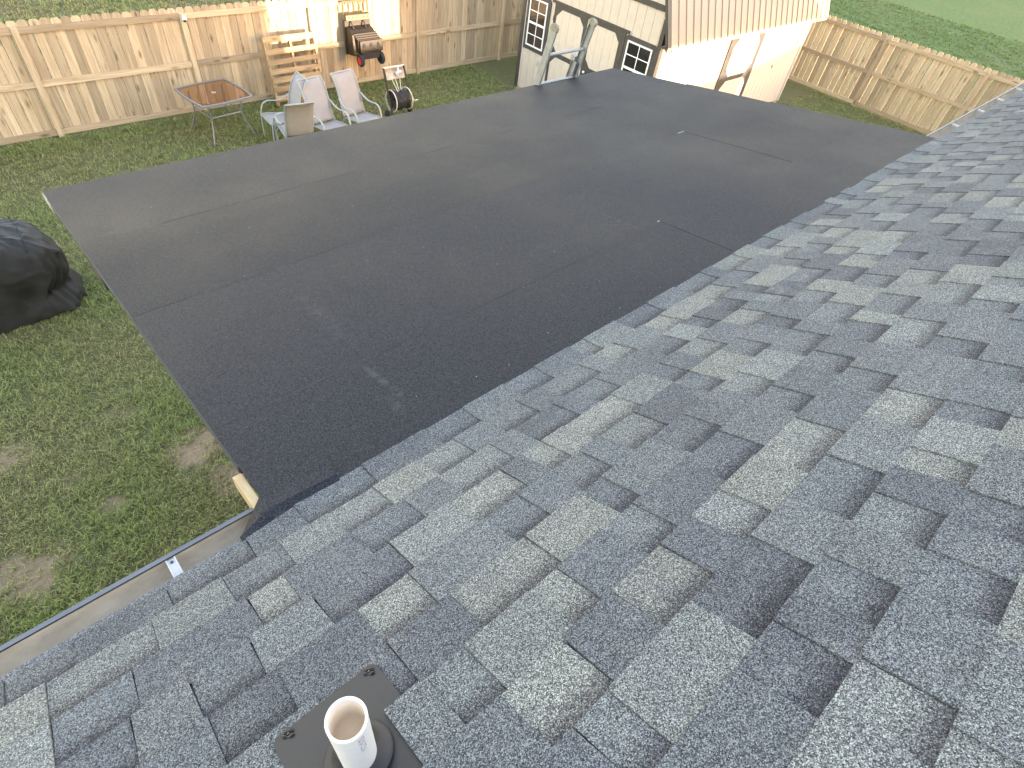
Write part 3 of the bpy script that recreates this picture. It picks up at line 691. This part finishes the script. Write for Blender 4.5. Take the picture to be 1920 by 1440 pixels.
def window(u0, u1, v0, v1, to3, nrm, label, round_top=True):
    nv = Vector(nrm); s = 0.085
    sur = [(u0 - s, v0 - s), (u1 + s, v0 - s), (u1 + s, v1 + s * 0.35), (u1 + s * 0.4, v1 + s * 0.95), (u0 - s * 0.4, v1 + s * 0.95), (u0 - s, v1 + s * 0.35)]
    wd = MB().prism([sl_(to3(u, v)) for u, v in sur], nv * 0.018).build('window', M_BLACK, shed); wd['label'] = label
    bx = lambda a, b, c, d, h0, h1: MB().prism([sl_(Vector(to3(u, v)) + nv * h0) for u, v in ((a, c), (b, c), (b, d), (a, d))], nv * (h1 - h0))
    f = 0.028
    fr = bx(u0, u0 + f, v0, v1, 0.0182, 0.034)
    for a, b, c, d in ((u1 - f, u1, v0, v1), (u0 + f, u1 - f, v0, v0 + f), (u0 + f, u1 - f, v1 - f, v1)):
        q = bx(a, b, c, d, 0.0182, 0.034); fr.add(q.V, q.F)
    fr.build('frame', M_WHITE, wd)
    vm = (v0 + v1) / 2; bx(u0 + f, u1 - f, vm - 0.02, vm + 0.02, 0.0182, 0.032).build('meeting_rail', M_WHITE, wd)
    um = (u0 + u1) / 2
    for a, b in ((v0 + f, vm - 0.02), (vm + 0.02, v1 - f)):
        mid = (a + b) / 2
        bx(um - 0.008, um + 0.008, a, b, 0.0222, 0.029).build('muntin', M_WHITE, wd)
        for c, d in ((u0 + f, um - 0.008), (um + 0.008, u1 - f)):
            bx(c, d, mid - 0.008, mid + 0.008, 0.0222, 0.029).build('muntin', M_WHITE, wd)
        for c, d in ((u0 + f, um - 0.008), (um + 0.008, u1 - f)):
            for e0, e1 in ((a, mid - 0.008), (mid + 0.008, b)): bx(c, d, e0, e1, 0.0182, 0.0216).build('pane', M_WGLASS, wd)
window(9.60, 10.125, 1.05, 1.955, tf, (-1, 0, 0), 'white framed window left of the double doors')
window(6.785, 7.385, 1.02, 1.925, tf, (-1, 0, 0), 'white framed window right of the double doors')
tsd = lambda u, v: (u, Y0 - 0.003, v)             # side wall, u = x
door([(12.60, 0.14), (13.97, 0.14), (13.97, 1.98), (12.60, 1.98)], [octa(12.77, 13.80, 1.13, 1.90, 0.16), octa(12.77, 13.80, 0.24, 1.03, 0.16)], tsd, (0, -1, 0), 'single black framed side door', X0 + 0.02, P8)
MB().box(sl_((14.96, Y0 - 0.012, 1.03)), sl_((14.99, Y0 - 0.003, 1.10))).build('latch', M_BLACK, shed)

# ------------------------------------------------------------------ ladder against the far edge of the patio roof
lad = thing('extension_ladder', 'aluminium extension ladder leaning on the far edge of the patio roof', 'ladder', (4.84, 5.08, 0))
ll = lambda p: Vector(p) - Vector((4.84, 5.08, 0))
ltop, lfoot = Vector((0, 4.245, 3.53)), Vector((0, 5.08, 0.0)); ldir = (ltop - lfoot).normalized(); lnm = Vector((0, -ldir.z, ldir.y))
def rail(x, side, s0, s1, off, name, mat=M_ALU, dx=0.0):
    m = MB(); a = lfoot + ldir * s0 + lnm * off; a.x = x; dlt = ldir * (s1 - s0) + Vector((dx, 0, 0)); wv, hh, t_ = 0.026 * side, 0.074, 0.004
    X = Vector((1, 0, 0))
    for u0, u1, h0, h1 in ((0, t_ * side, 0, hh), (t_ * side, wv, 0, t_), (t_ * side, wv, hh - t_, hh)):
        m.prism([ll(a + X * u0 + lnm * h0), ll(a + X * u1 + lnm * h0), ll(a + X * u1 + lnm * h1), ll(a + X * u0 + lnm * h1)], dlt)
    return m.build(name, mat, lad)
LL = (ltop - lfoot).length
LXL, LXR = 4.545, 5.115
rail(LXL, 1, 1.9, LL, 0.0, 'fly_rail'); rail(LXR, -1, 1.9, LL, 0.0, 'fly_rail')
rail(LXL + 0.030, 1, 0.02, LL - 0.42, -0.030, 'base_rail'); rail(LXR - 0.030, -1, 0.02, LL - 0.42, -0.030, 'base_rail')
for i in range(5):
    s = LL - 0.27 - 0.305 * i; c = lfoot + ldir * s + lnm * 0.042
    m = MB().tube([ll((LXL + 0.004, c.y, c.z)), ll((LXR - 0.004, c.y, c.z))], 0.019, 10, flat=0.8); m.build('rung', M_ALU, lad, smooth=False)
for i in range(9):
    s = 0.30 + 0.305 * i; c = lfoot + ldir * s + lnm * (-0.035)
    MB().tube([ll((LXL + 0.05, c.y, c.z)), ll((LXR - 0.05, c.y, c.z))], 0.019, 10, flat=0.8).build('rung', M_ALU, lad)
for x, sd_ in ((LXL, 1), (LXR, -1)):
    c = ltop - ldir * 0.02
    MB().prism([ll((x - 0.006 * sd_, (c + lnm * h + ldir * k).y, (c + lnm * h + ldir * k).z)) for h, k in ((-0.008, -0.02), (0.082, -0.02), (0.086, 0.025), (0.060, 0.045), (0.016, 0.045), (-0.010, 0.022))], (0.038 * sd_, 0, 0)).build('end_cap', M_RUBBER, lad, bevel=0.008)
    c2 = lfoot + ldir * (LL - 0.40)
    MB().prism([ll((x + 0.006 * sd_, (c2 + lnm * h + ldir * k).y, (c2 + lnm * h + ldir * k).z)) for h, k in ((-0.05, -0.025), (0.0, -0.025), (0.0, 0.025), (-0.05, 0.025))], (0.045 * sd_, 0, 0)).build('rung_lock', M_ALU, lad)
    cf = lfoot
    MB().box(ll((x + 0.03 * sd_, 5.03, 0.0)), ll((x + 0.09 * sd_, 5.20, 0.03))).build('foot', M_RUBBER, lad)

# ------------------------------------------------------------------ patio table
tbl = thing('patio_table', 'square patio table with amber glass top in front of the fence', 'table', (3.49, 11.03, 0), R(7))
HS = 0.465; nb = 8
def table_outline(hs, bul):
    pts = []
    for k in range(4):
        a, b = [(-1, -1), (1, -1), (1, 1), (-1, 1)][k], [(1, -1), (1, 1), (-1, 1), (-1, -1)][k]
        nx_, ny_ = (a[0] + b[0]) / 2, (a[1] + b[1]) / 2
        for i in range(nb):
            t = i / nb; bb = bul * 4 * t * (1 - t); pts.append((hs * (a[0] + (b[0] - a[0]) * t) + nx_ * bb, hs * (a[1] + (b[1] - a[1]) * t) + ny_ * bb))
    return pts
o_, i_ = table_outline(HS, 0.035), table_outline(HS - 0.035, 0.032); n = len(o_)
V = [(x, y, 0.72) for x, y in o_] + [(x, y, 0.72) for x, y in i_] + [(x, y, 0.695) for x, y in o_] + [(x, y, 0.695) for x, y in i_]; F = []
for k in range(n):
    j = (k + 1) % n; F += [(k, j, n + j, n + k), (2 * n + j, 2 * n + k, 3 * n + k, 3 * n + j), (j, k, 2 * n + k, 2 * n + j), (n + k, n + j, 3 * n + j, 3 * n + k)]
MB().add(V, F).build('rim', M_GREYM, tbl)
MB().prism([(x, y, 0.7105) for x, y in table_outline(HS - 0.034, 0.032)], (0, 0, 0.005)).build('glass_top', M_TGLASS, tbl)
MB().lathe([(0.020, 0.7158), (0.028, 0.7175), (0.034, 0.7158)], n=16).build('umbrella_ring', M_CREAM, tbl)
for sx, sy in ((-1, -1), (1, -1), (1, 1), (-1, 1)):
    p = curve([(sx * 0.31, sy * 0.31, 0.695), (sx * 0.30, sy * 0.30, 0.55), (sx * 0.285, sy * 0.285, 0.42), (sx * 0.32, sy * 0.32, 0.24), (sx * 0.40, sy * 0.40, 0.0)], 5)
    MB().tube(p, 0.015, 8).build('leg', M_GREYM, tbl, smooth=True)
for a, b in (((-1, -1), (1, -1)), ((1, -1), (1, 1)), ((1, 1), (-1, 1)), ((-1, 1), (-1, -1))):
    MB().tube([(a[0] * 0.285, a[1] * 0.285, 0.43), (b[0] * 0.285, b[1] * 0.285, 0.43)], 0.011, 8).build('brace', M_GREYM, tbl)

# ------------------------------------------------------------------ sling chairs
def cloth(prof, hw, th_, curl=0.0):
    V = []; n = len(prof); nu = 6
    for s in (0, 1):
        for i, (y, z) in enumerate(prof):
            a = Vector(prof[min(i + 1, n - 1)]) - Vector(prof[max(i - 1, 0)]); nn = Vector((-a.y, a.x)).normalized() if a.length else Vector((0, 1))
            for u in range(nu + 1):
                f = u / nu * 2 - 1; sag = -0.014 * (1 - f * f)
                V.append((hw[i] * f, y + nn.x * (sag - s * th_), z + nn.y * (sag - s * th_)))
    w_ = nu + 1; o = n * w_; F = []
    for i in range(n - 1):
        for u in range(nu):
            a = i * w_ + u; F += [(a, a + 1, a + w_ + 1, a + w_), (o + a, o + a + w_, o + a + w_ + 1, o + a + 1)]
    for i in range(n - 1):
        for u in (0, nu): a = i * w_ + u; F.append((a, a + w_, o + a + w_, o + a) if u == 0 else (a, o + a, o + a + w_, a + w_))
    for u in range(nu): F += [(u, o + u, o + u + 1, u + 1), ((n - 1) * w_ + u, (n - 1) * w_ + u + 1, o + (n - 1) * w_ + u + 1, o + (n - 1) * w_ + u)]
    return MB().add(V, F)
def make_chair(label, loc, rz, back_mat=M_SLING, tall=1.0):
    t = thing('sling_chair', label, 'chair', loc, rz, 'sling chairs by the patio table')
    seatp = [(-0.285, 0.405), (-0.27, 0.425), (-0.20, 0.425), (-0.05, 0.405), (0.10, 0.385), (0.17, 0.385)]
    backp = [(0.172, 0.395), (0.20, 0.45), (0.235, 0.55), (0.275, 0.70), (0.325, 0.85), (0.385, 0.96 * tall), (0.44, 1.03 * tall), (0.475, 1.05 * tall)]
    cloth(seatp, [0.225, 0.235, 0.24, 0.235, 0.225, 0.22], 0.006).build('seat', M_SLING, t, smooth=True)
    cloth(backp, [0.22, 0.225, 0.232, 0.238, 0.238, 0.236, 0.235, 0.232], 0.006).build('backrest', back_mat, t, smooth=True)
    for s in (-1, 1):
        MB().tube(curve([(s * 0.232, y, z) for y, z in seatp] , 2), 0.012, 8).build('seat_rail', M_SAGE, t, smooth=True)
        MB().tube(curve([(s * 0.238, y - 0.004, z) for y, z in backp], 2), 0.012, 8).build('back_post', M_SAGE, t, smooth=True)
        arm = curve([(s * 0.262, -0.30, 0.0), (s * 0.266, -0.295, 0.25), (s * 0.272, -0.275, 0.45), (s * 0.278, -0.22, 0.575), (s * 0.282, -0.12, 0.615), (s * 0.280, 0.02, 0.60), (s * 0.270, 0.15, 0.625), (s * 0.250, 0.262, 0.70)], 5)
        MB().tube(arm, 0.020, 8, flat=0.5, up=(0, -1, 0)).build('arm', M_SAGE, t, smooth=True)
        MB().tube(curve([(s * 0.25, 0.34, 0.0), (s * 0.248, 0.26, 0.20), (s * 0.242, 0.14, 0.37)], 5), 0.014, 8).build('leg', M_SAGE, t, smooth=True)
        MB().tube([(s * 0.262, -0.292, 0.30), (s * 0.240, -0.20, 0.41)], 0.010, 8).build('brace', M_SAGE, t)
    MB().tube([(-0.238, 0.474, 1.05 * tall - 0.004), (0.238, 0.474, 1.05 * tall - 0.004)], 0.012, 8).build('top_bar', M_SAGE, t)
    MB().tube([(-0.235, -0.285, 0.405), (0.235, -0.285, 0.405)], 0.011, 8).build('front_bar', M_SAGE, t)
    return t
make_chair('pale sling chair turned sideways toward the glass table', (4.33, 10.30, 0), R(-95))
make_chair('sling chair seen from behind, nearest the roof edge', (4.29, 9.72, 0), R(172), M_SLINGB)
make_chair('middle sling chair facing the roof with its back to the pallet', (4.91, 9.70, 0), R(6))
make_chair('rightmost sling chair, beside the hose reel', (5.60, 9.76, 0), R(8))

# ------------------------------------------------------------------ pallet against the fence
pal = thing('wooden_pallet', 'slatted wooden pallet standing upright against the fence', 'pallet', (5.38, 11.72, 0))
pd = Vector((0, 0.20, 1.20)).normalized(); pn = Vector((0, -pd.z, pd.y))
def slab(x0, x1, s0, s1, h0, h1, name, mat, tilt=0.0):
    a = pd * s0 + pn * h0; b = pd * s1 + pn * h0
    MB().prism([(x0, a.y, a.z), (x1, a.y, a.z + tilt), (x1, b.y, b.z + tilt), (x0, b.y, b.z)], pn * (h1 - h0)).build(name, mat, pal)
for sx in (-0.53, -0.02, 0.49): slab(sx, sx + 0.04, 0.02, 1.215, 0.0, 0.085, 'stringer', M_PZ)
for i, s in enumerate((0.11, 0.27, 0.42, 0.575, 0.735, 0.91, 1.115)):
    slab(-0.535 + random.uniform(-0.01, 0.01), 0.535 + random.uniform(-0.01, 0.01), s, s + (0.10 if i in (2, 6) else 0.085), 0.0855, 0.103, 'slat', M_PX, random.uniform(-0.012, 0.012))
for s in (0.05, 0.56, 1.10): slab(-0.53, 0.53, s, s + 0.09, -0.018, -0.0005, 'back_slat', M_PX)

# ------------------------------------------------------------------ wheeled plastic cart hung on the fence
crt = thing('wheeled_cart', 'dark folding plastic cart with red wheel hub hung on the sunlit fence', 'cart', (6.94, 12.0, 0.62))
cl = lambda x, y, z: (x - 6.94, y - 12.0, z - 0.62)
def cp(pts, x0, x1, name, mat, parent=crt): return MB().prism([cl(x0, y, z) for y, z in pts], (x1 - x0, 0, 0)).build(name, mat, parent, bevel=0.006)
cp([(11.985, 0.68), (11.985, 1.30), (11.93, 1.30), (11.92, 0.68)], 6.64, 7.24, 'back_panel', M_BLKPL)
bd = cp([(11.919, 0.69), (11.929, 1.20), (11.80, 1.16), (11.70, 1.10), (11.66, 0.72)], 6.66, 7.22, 'body', M_BLKPL)
for i in range(4):
    o = 0.028 * i; cp([(11.72 - o, 0.80), (11.72 - o, 1.125 - o * 1.1), (11.695 - o, 1.115 - o * 1.1), (11.695 - o, 0.80)], 6.70 + 0.012 * i, 7.24 + 0.012 * i, 'rib', M_BLKPL)
fr = cp([(11.60, 0.80), (11.60, 1.02), (11.575, 1.01), (11.565, 0.80)], 6.76, 7.30, 'front_plate', M_BLKPL)
for ux in (6.85, 7.02, 7.19):
    MB().prism([cl(ux + a, 11.566 + (0 if 1 else 0), z) for a, z in ((-0.035, 0.885), (0.035, 0.885), (0.035, 0.93), (0.0, 0.975), (-0.035, 0.93))], (0, -0.006, 0)).build('vent_slot', M_TYRE, fr)
cp([(11.70, 0.64), (11.70, 0.80), (11.58, 0.795), (11.58, 0.66)], 6.80, 7.26, 'axle_box', M_TYRE)
tp = cp([(11.96, 1.301), (11.96, 1.42), (11.90, 1.40), (11.88, 1.301)], 6.66, 7.22, 'tray', M_GOLDPL)
for i in range(6): MB().lathe([(0.0, -0.003), (0.009, -0.003), (0.011, 0.0)], cl(6.73 + 0.085 * i, 11.885, 1.355), axis='y', n=8).build('peg_hole', M_TYRE, tp)
for ux in (6.76, 7.05): cp([(11.82, 1.175), (11.925, 1.30), (11.91, 1.305), (11.80, 1.18)], ux, ux + 0.03, 'strut', M_TYRE)
for ux in (6.64, 6.76, 6.88, 7.0, 7.12, 7.21): cp([(11.99, 1.421), (11.99, 1.60), (11.965, 1.60), (11.965, 1.421)], ux, ux + 0.025, 'handle_bar', M_GOLDPL)
cp([(11.992, 1.601), (11.992, 1.635), (11.962, 1.635), (11.962, 1.601)], 6.63, 7.245, 'handle', M_GOLDPL)
for wx, hub, s in ((6.765, M_RED, -1), (7.26, M_TYRE, 1)):
    wc = cl(wx, 11.60, 0.645)
    wh = MB().lathe([(0.072, -0.038), (0.106, -0.036), (0.118, -0.018), (0.118, 0.018), (0.106, 0.036), (0.072, 0.038)], wc, axis='x', n=24, close=True).build('wheel', M_TYRE, crt, smooth=True)
    MB().lathe([(0.0, s * 0.040), (0.014, s * 0.045), (0.020, s * 0.036), (0.062, s * 0.032), (0.074, s * 0.036), (0.074, -s * 0.02), (0.0, -s * 0.02)], wc, axis='x', n=24).build('rim', hub, wh)

# ------------------------------------------------------------------ hose reel cart
reel = thing('hose_reel', 'metal hose reel cart with coiled black hose beside the rightmost chair', 'hose reel', (6.80, 10.12, 0))
lean = lambda x, z, y=0.0: (x, y + 0.34 * z, z)
for sx in (-0.235, 0.235):
    MB().tube([lean(sx, 0.02), lean(sx, 0.90)], 0.021, 8).build('side_post', M_BRONZE, reel)
    MB().lathe([(0.190, -0.008), (0.208, -0.010), (0.213, 0.0), (0.208, 0.010), (0.190, 0.008)], (sx * 0.80, 0.13, 0.34), axis='x', n=28, close=True).build('drum_ring', M_CREAM, reel, smooth=True)
    for k in range(4):
        a = k * math.pi / 4; MB().tube([(sx * 0.80, 0.13 - 0.17 * math.cos(a), 0.34 - 0.17 * math.sin(a)), (sx * 0.80, 0.13 + 0.17 * math.cos(a), 0.34 + 0.17 * math.sin(a))], 0.006, 6).build('spoke', M_BRONZE, reel)
MB().tube([(-0.26, 0.13, 0.34), (0.30, 0.13, 0.34)], 0.014, 8).build('axle', M_BRONZE, reel)
MB().tube([(0.30, 0.13, 0.34), (0.31, 0.05, 0.30), (0.315, 0.05, 0.30), (0.40, 0.05, 0.30)], 0.011, 8).build('crank', M_CREAM, reel)
hp = []
for i in range(9 * 20):
    a = 2 * math.pi * i / 20; rr = 0.165 + 0.012 * math.sin(i * 0.37); hp.append((-0.165 + 0.33 * i / 180, 0.13 + rr * math.cos(a), 0.34 + rr * math.sin(a)))
MB().tube(hp, 0.0165, 6).build('hose', M_HOSE, reel, smooth=True)
MB().prism([lean(-0.212, 0.70, -0.012), lean(0.212, 0.70, -0.012), lean(0.212, 0.84, -0.012), lean(-0.212, 0.84, -0.012)], (0, 0.02, -0.006)).build('guide_plate', M_REELP, reel)
MB().tube([lean(-0.24, 0.90), lean(0.24, 0.90)], 0.015, 8).build('handle', M_CREAM, reel)
m = MB().tube([lean(-0.02, 0.80, -0.05), lean(0.12, 0.83, -0.06)], 0.032, 10); m.tube([lean(0.02, 0.76, -0.06), lean(0.07, 0.90, -0.05)], 0.018, 8); m.build('hose_nozzle', M_CLIP, reel)
for a in (-0.10, -0.02, 0.08): MB().tube([lean(a, 0.70, -0.02), (a * 0.2, 0.06, 0.42)], 0.008, 6).build('guide_rod', M_CREAM, reel)
MB().tube(curve([(-0.235, 0.02, 0.05), (-0.24, -0.16, 0.02), (0.0, -0.19, 0.02), (0.24, -0.16, 0.02), (0.235, 0.02, 0.05)], 5), 0.014, 8).build('base_loop', M_BRONZE, reel)
for sx in (-0.275, 0.275):
    MB().lathe([(0.0, -0.016), (0.075, -0.018), (0.085, 0.0), (0.075, 0.018), (0.0, 0.016)], (sx, 0.16, 0.085), axis='x', n=20).build('wheel', M_TYRE, reel, smooth=True)

# ------------------------------------------------------------------ security camera on the fence post
sc = thing('security_camera', 'small white security camera on the fence post above the table', 'security camera', (3.60, 12.0, 1.60))
sdv = Vector((-0.25, -0.80, -0.55)).normalized()
a0 = Vector((0, -0.05, 0.0))
MB().tube([a0 - sdv * 0.03, a0 - sdv * 0.022, a0 + sdv * 0.055, a0 + sdv * 0.062], [0.024, 0.034, 0.034, 0.030], 16).build('body', M_WHITE, sc, smooth=True)
MB().tube([a0 + sdv * 0.0622, a0 + sdv * 0.066], [0.027, 0.025], 16).build('lens', M_TYRE, sc)
MB().tube([(0, 0.004, 0.02), (0, -0.03, 0.015)], 0.012, 8).build('mount', M_WHITE, sc)

# ------------------------------------------------------------------ covered grill
gr = thing('covered_grill', 'barbecue grill under a wrinkled black cover on the lawn', 'grill', (-0.62, 7.68, 0))
from mathutils import noise as mn
nphi, nh = 260, 90; V = []
def ridge(x, y, z, f, sd):
    q = Vector((x * f + sd, y * f - sd, z * f * 0.8 + 2 * sd)); return 1 - min(1.0, 2.4 * abs(mn.noise(q)))
for j in range(nh + 1):
    v = j / nh                                    # 0 at hem, 1 at crown
    for i in range(nphi):
        ph = 2 * math.pi * i / nphi; c, s_ = math.cos(ph), math.sin(ph); e = 2 / 4.2
        ex, ey = math.copysign(abs(c) ** e, c), math.copysign(abs(s_) ** e, s_)
        if v < 0.55: prof_r = 1.04 - 0.12 * (v / 0.55) ** 1.3; zz = v / 0.55 * 0.74
        else:
            q = (v - 0.55) / 0.45; prof_r = 0.92 * math.cos(q * math.pi / 2) ** 0.45; zz = 0.74 + 0.26 * math.sin(q * math.pi / 2)
        x = 0.82 * ex * prof_r; y = 0.43 * ey * prof_r
        st = 1 / (1 + math.exp((x - 0.10) * 14))   # the hood is higher than the side shelf end
        top = 0.99 + 0.36 * st + 0.02 * math.sin(9 * x + 2 * y)
        hem = 0.05 + 0.30 * max(0.0, -x / 0.8 - 0.25) * (1 if y < 0 else 0) + 0.015 * math.sin(9 * ph)
        z = hem + (top - hem) * zz
        k = (1 - zz) ** 0.6
        fold = (0.030 * math.sin(5 * ph + 1.0 + 2.5 * zz) + 0.014 * math.sin(23 * ph - 6 * zz)) * k
        fold += 0.030 * (ridge(x, y, z, 3.1, 0.7) - 0.4) + 0.016 * (ridge(x, y, z, 7.0, 3.3) - 0.4) + 0.03 * mn.noise(Vector((x * 2, y * 2, z * 2)))
        if x > 0.15:                              # bulging end with a pulled-in waist and a flared hem
            a = min(1.0, (x - 0.15) / 0.45); fold += 0.05 * a * math.exp(-((z - 0.62) / 0.20) ** 2) - 0.07 * a * math.exp(-((z - 0.30) / 0.10) ** 2) + 0.02 * a * math.exp(-((z - 0.06) / 0.09) ** 2)
        rr = math.hypot(x, y) + 1e-6; up = max(0.0, (zz - 0.7) / 0.3); V.append((x + x / rr * fold * (1 - 0.7 * up), y + y / rr * fold * (1 - 0.7 * up), max(0.03, z + fold * up)))
F = [(j * nphi + i, j * nphi + (i + 1) % nphi, (j + 1) * nphi + (i + 1) % nphi, (j + 1) * nphi + i) for j in range(nh) for i in range(nphi)]
gc = MB().add(V, F).build('cover', M_COVER, gr, smooth=True)
for xs in (0.52, 0.10):
    idx = []
    for j in range(6, nh):
        row = V[j * nphi:(j + 1) * nphi]
    pts = []
    for k in range(25):
        a = math.pi * (k / 24); tx = xs + 0.05 * math.sin(a)
        cand = min(V[8 * nphi:], key=lambda q: abs(q[0] - tx) * 3 + abs(q[1] - (-0.40 * math.cos(a))))
        pts.append(Vector(cand) * 1.004)
    P2 = [pts[0]]
    for q in pts[1:]:
        if (q - P2[-1]).length > 0.02: P2.append(q)
    MB().tube(curve(P2, 2), 0.006, 6).build('seam', M_COVER, gc, smooth=True)
for sx in (-0.5, 0.4):
    for sy in (-0.22, 0.22): MB().tube([(sx, sy, 0.0), (sx, sy, 0.5)], 0.02, 8).build('leg', M_TYRE, gr)
MB().lathe([(0.0, -0.02), (0.09, -0.022), (0.10, 0.0), (0.09, 0.022), (0.0, 0.02)], (-0.53, -0.30, 0.10), axis='y', n=20).build('wheel', M_TYRE, gr, smooth=True)

# ------------------------------------------------------------------ grass
def bare(x, y):
    m = np.zeros_like(x)
    for (bx, by, ax, ay, wt) in BARE: m = np.maximum(m, wt * (1 - np.clip((np.hypot((x - bx) / ax, (y - by) / ay) + 0.5 * lown(x, y, 17.0, 1.3) - 0.45) / 0.6, 0, 1)))
    return m
def lown(x, y, f, s):
    return (np.sin(x * f + s) * np.sin(y * f * 1.13 + 2 * s) + np.sin(x * f * 0.53 - y * f * 0.71 + s * 3) + np.sin(x * f * 1.7 + y * f * 1.3 + s * 5) * 0.6) / 2.6
def blades(regions, per, hgt, wid, name, label, dry=0.0, keep=None, gain=(1, 1, 1)):
    X, Y = [], []
    for (x0, x1, y0, y1, dens) in regions:
        n = int((x1 - x0) * (y1 - y0) * dens); X.append(rng.uniform(x0, x1, n)); Y.append(rng.uniform(y0, y1, n))
    X = np.concatenate(X); Y = np.concatenate(Y)
    ok = rng.random(len(X)) > bare(X, Y) * 0.97
    ok &= ~((X > X0 - 0.02) & (X < X1 + 0.02) & (Y > Y0 - 0.02) & (Y < Y1 + 0.02)) & ~((X > -6.7) & (X < 9.36) & (Y < 0.62))
    X, Y = X[ok], Y[ok]; nt = len(X)
    patch = lown(X, Y, 2.3, 0.7); lush = np.clip((0.95 if keep else 0.5) + 0.6 * patch, 0, 1)
    lush = np.maximum(lush, np.exp(-((X - 0.62) ** 2 + (Y - 4.05) ** 2) / 0.05))
    lush = np.maximum(lush, np.clip(1.2 - np.abs(Y - 11.75) / 0.5, 0, 1) * 0.9)
    n = nt * per; bx = np.repeat(X, per) + rng.normal(0, 0.028, n); by = np.repeat(Y, per) + rng.normal(0, 0.028, n); lu = np.repeat(lush, per)
    a = rng.uniform(0, 2 * np.pi, n); L = hgt * (0.55 + 0.75 * rng.random(n)) * (0.7 + 0.6 * lu); ln = rng.uniform(0.55, 1.38, n)
    wv = wid * rng.uniform(0.7, 1.3, n); dx, dy = np.cos(a), np.sin(a); sx, sy = -dy, dx
    hz = np.sin(ln) * L; vt = np.cos(ln) * L
    P = np.zeros((n, 5, 3))
    P[:, 0] = np.stack([bx - sx * wv, by - sy * wv, np.zeros(n)], 1); P[:, 1] = np.stack([bx + sx * wv, by + sy * wv, np.zeros(n)], 1)
    mx, my, mz = bx + dx * hz * 0.45, by + dy * hz * 0.45, vt * 0.72
    P[:, 2] = np.stack([mx + sx * wv * 0.8, my + sy * wv * 0.8, mz], 1); P[:, 3] = np.stack([mx - sx * wv * 0.8, my - sy * wv * 0.8, mz], 1)
    P[:, 4] = np.stack([bx + dx * hz, by + dy * hz, vt * 0.95], 1)
    me = bpy.data.meshes.new(name); me.vertices.add(n * 5); me.vertices.foreach_set('co', P.reshape(-1))
    base = (np.arange(n) * 5)[:, None]
    loops = np.concatenate([base + np.array([[0, 1, 2, 3]]), base + np.array([[3, 2, 4]])], 1).reshape(-1)
    me.loops.add(len(loops)); me.loops.foreach_set('vertex_index', loops.astype(np.int32))
    st = (np.arange(n) * 7)[:, None] + np.array([[0, 4]]); me.polygons.add(n * 2); me.polygons.foreach_set('loop_start', st.reshape(-1).astype(np.int32))
    me.update(calc_edges=True)
    c0 = np.array([0.40, 0.395, 0.17]); c1 = np.array([0.275, 0.355, 0.105]); c2 = np.array([0.40, 0.34, 0.19])
    k = lu[:, None] * (0.6 + 0.4 * rng.random((n, 1))); c = c0 * (1 - k) + c1 * k
    thin = np.clip((5.2 - by) / 2.5, 0, 1)[:, None] * (bx < 1.0)[:, None] * 0.38  # more dry brown blades by the house, also painting in the wall's shade
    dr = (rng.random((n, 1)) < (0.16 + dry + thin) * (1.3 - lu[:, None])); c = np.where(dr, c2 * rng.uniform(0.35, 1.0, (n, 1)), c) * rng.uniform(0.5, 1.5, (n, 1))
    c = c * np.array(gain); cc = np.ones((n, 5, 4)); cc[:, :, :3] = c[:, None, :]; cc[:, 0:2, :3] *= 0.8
    at_ = me.attributes.new('tone', 'FLOAT_COLOR', 'POINT'); at_.data.foreach_set('color', cc.reshape(-1).astype(np.float32))
    o = link(name, me, M_GRASS); o['kind'] = 'stuff'; o['label'] = label; o['category'] = 'grass'
    return o
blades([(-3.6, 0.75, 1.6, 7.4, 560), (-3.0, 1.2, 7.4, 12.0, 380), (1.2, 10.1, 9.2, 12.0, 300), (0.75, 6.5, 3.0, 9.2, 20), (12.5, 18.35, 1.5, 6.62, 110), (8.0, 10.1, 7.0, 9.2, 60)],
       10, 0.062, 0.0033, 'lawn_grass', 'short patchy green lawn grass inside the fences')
blades([(-2, 11, 12.2, 20, 120)], 10, 0.09, 0.006, 'meadow_grass', 'dry olive grass beyond the long fence behind the table', 0.30, None, (1.05, 1.0, 0.95))
blades([(18.5, 34, -2, 16, 45)], 10, 0.07, 0.006, 'field_grass', 'open green field beyond the fence right of the shed', 0.0, True, (0.38, 0.48, 0.46))
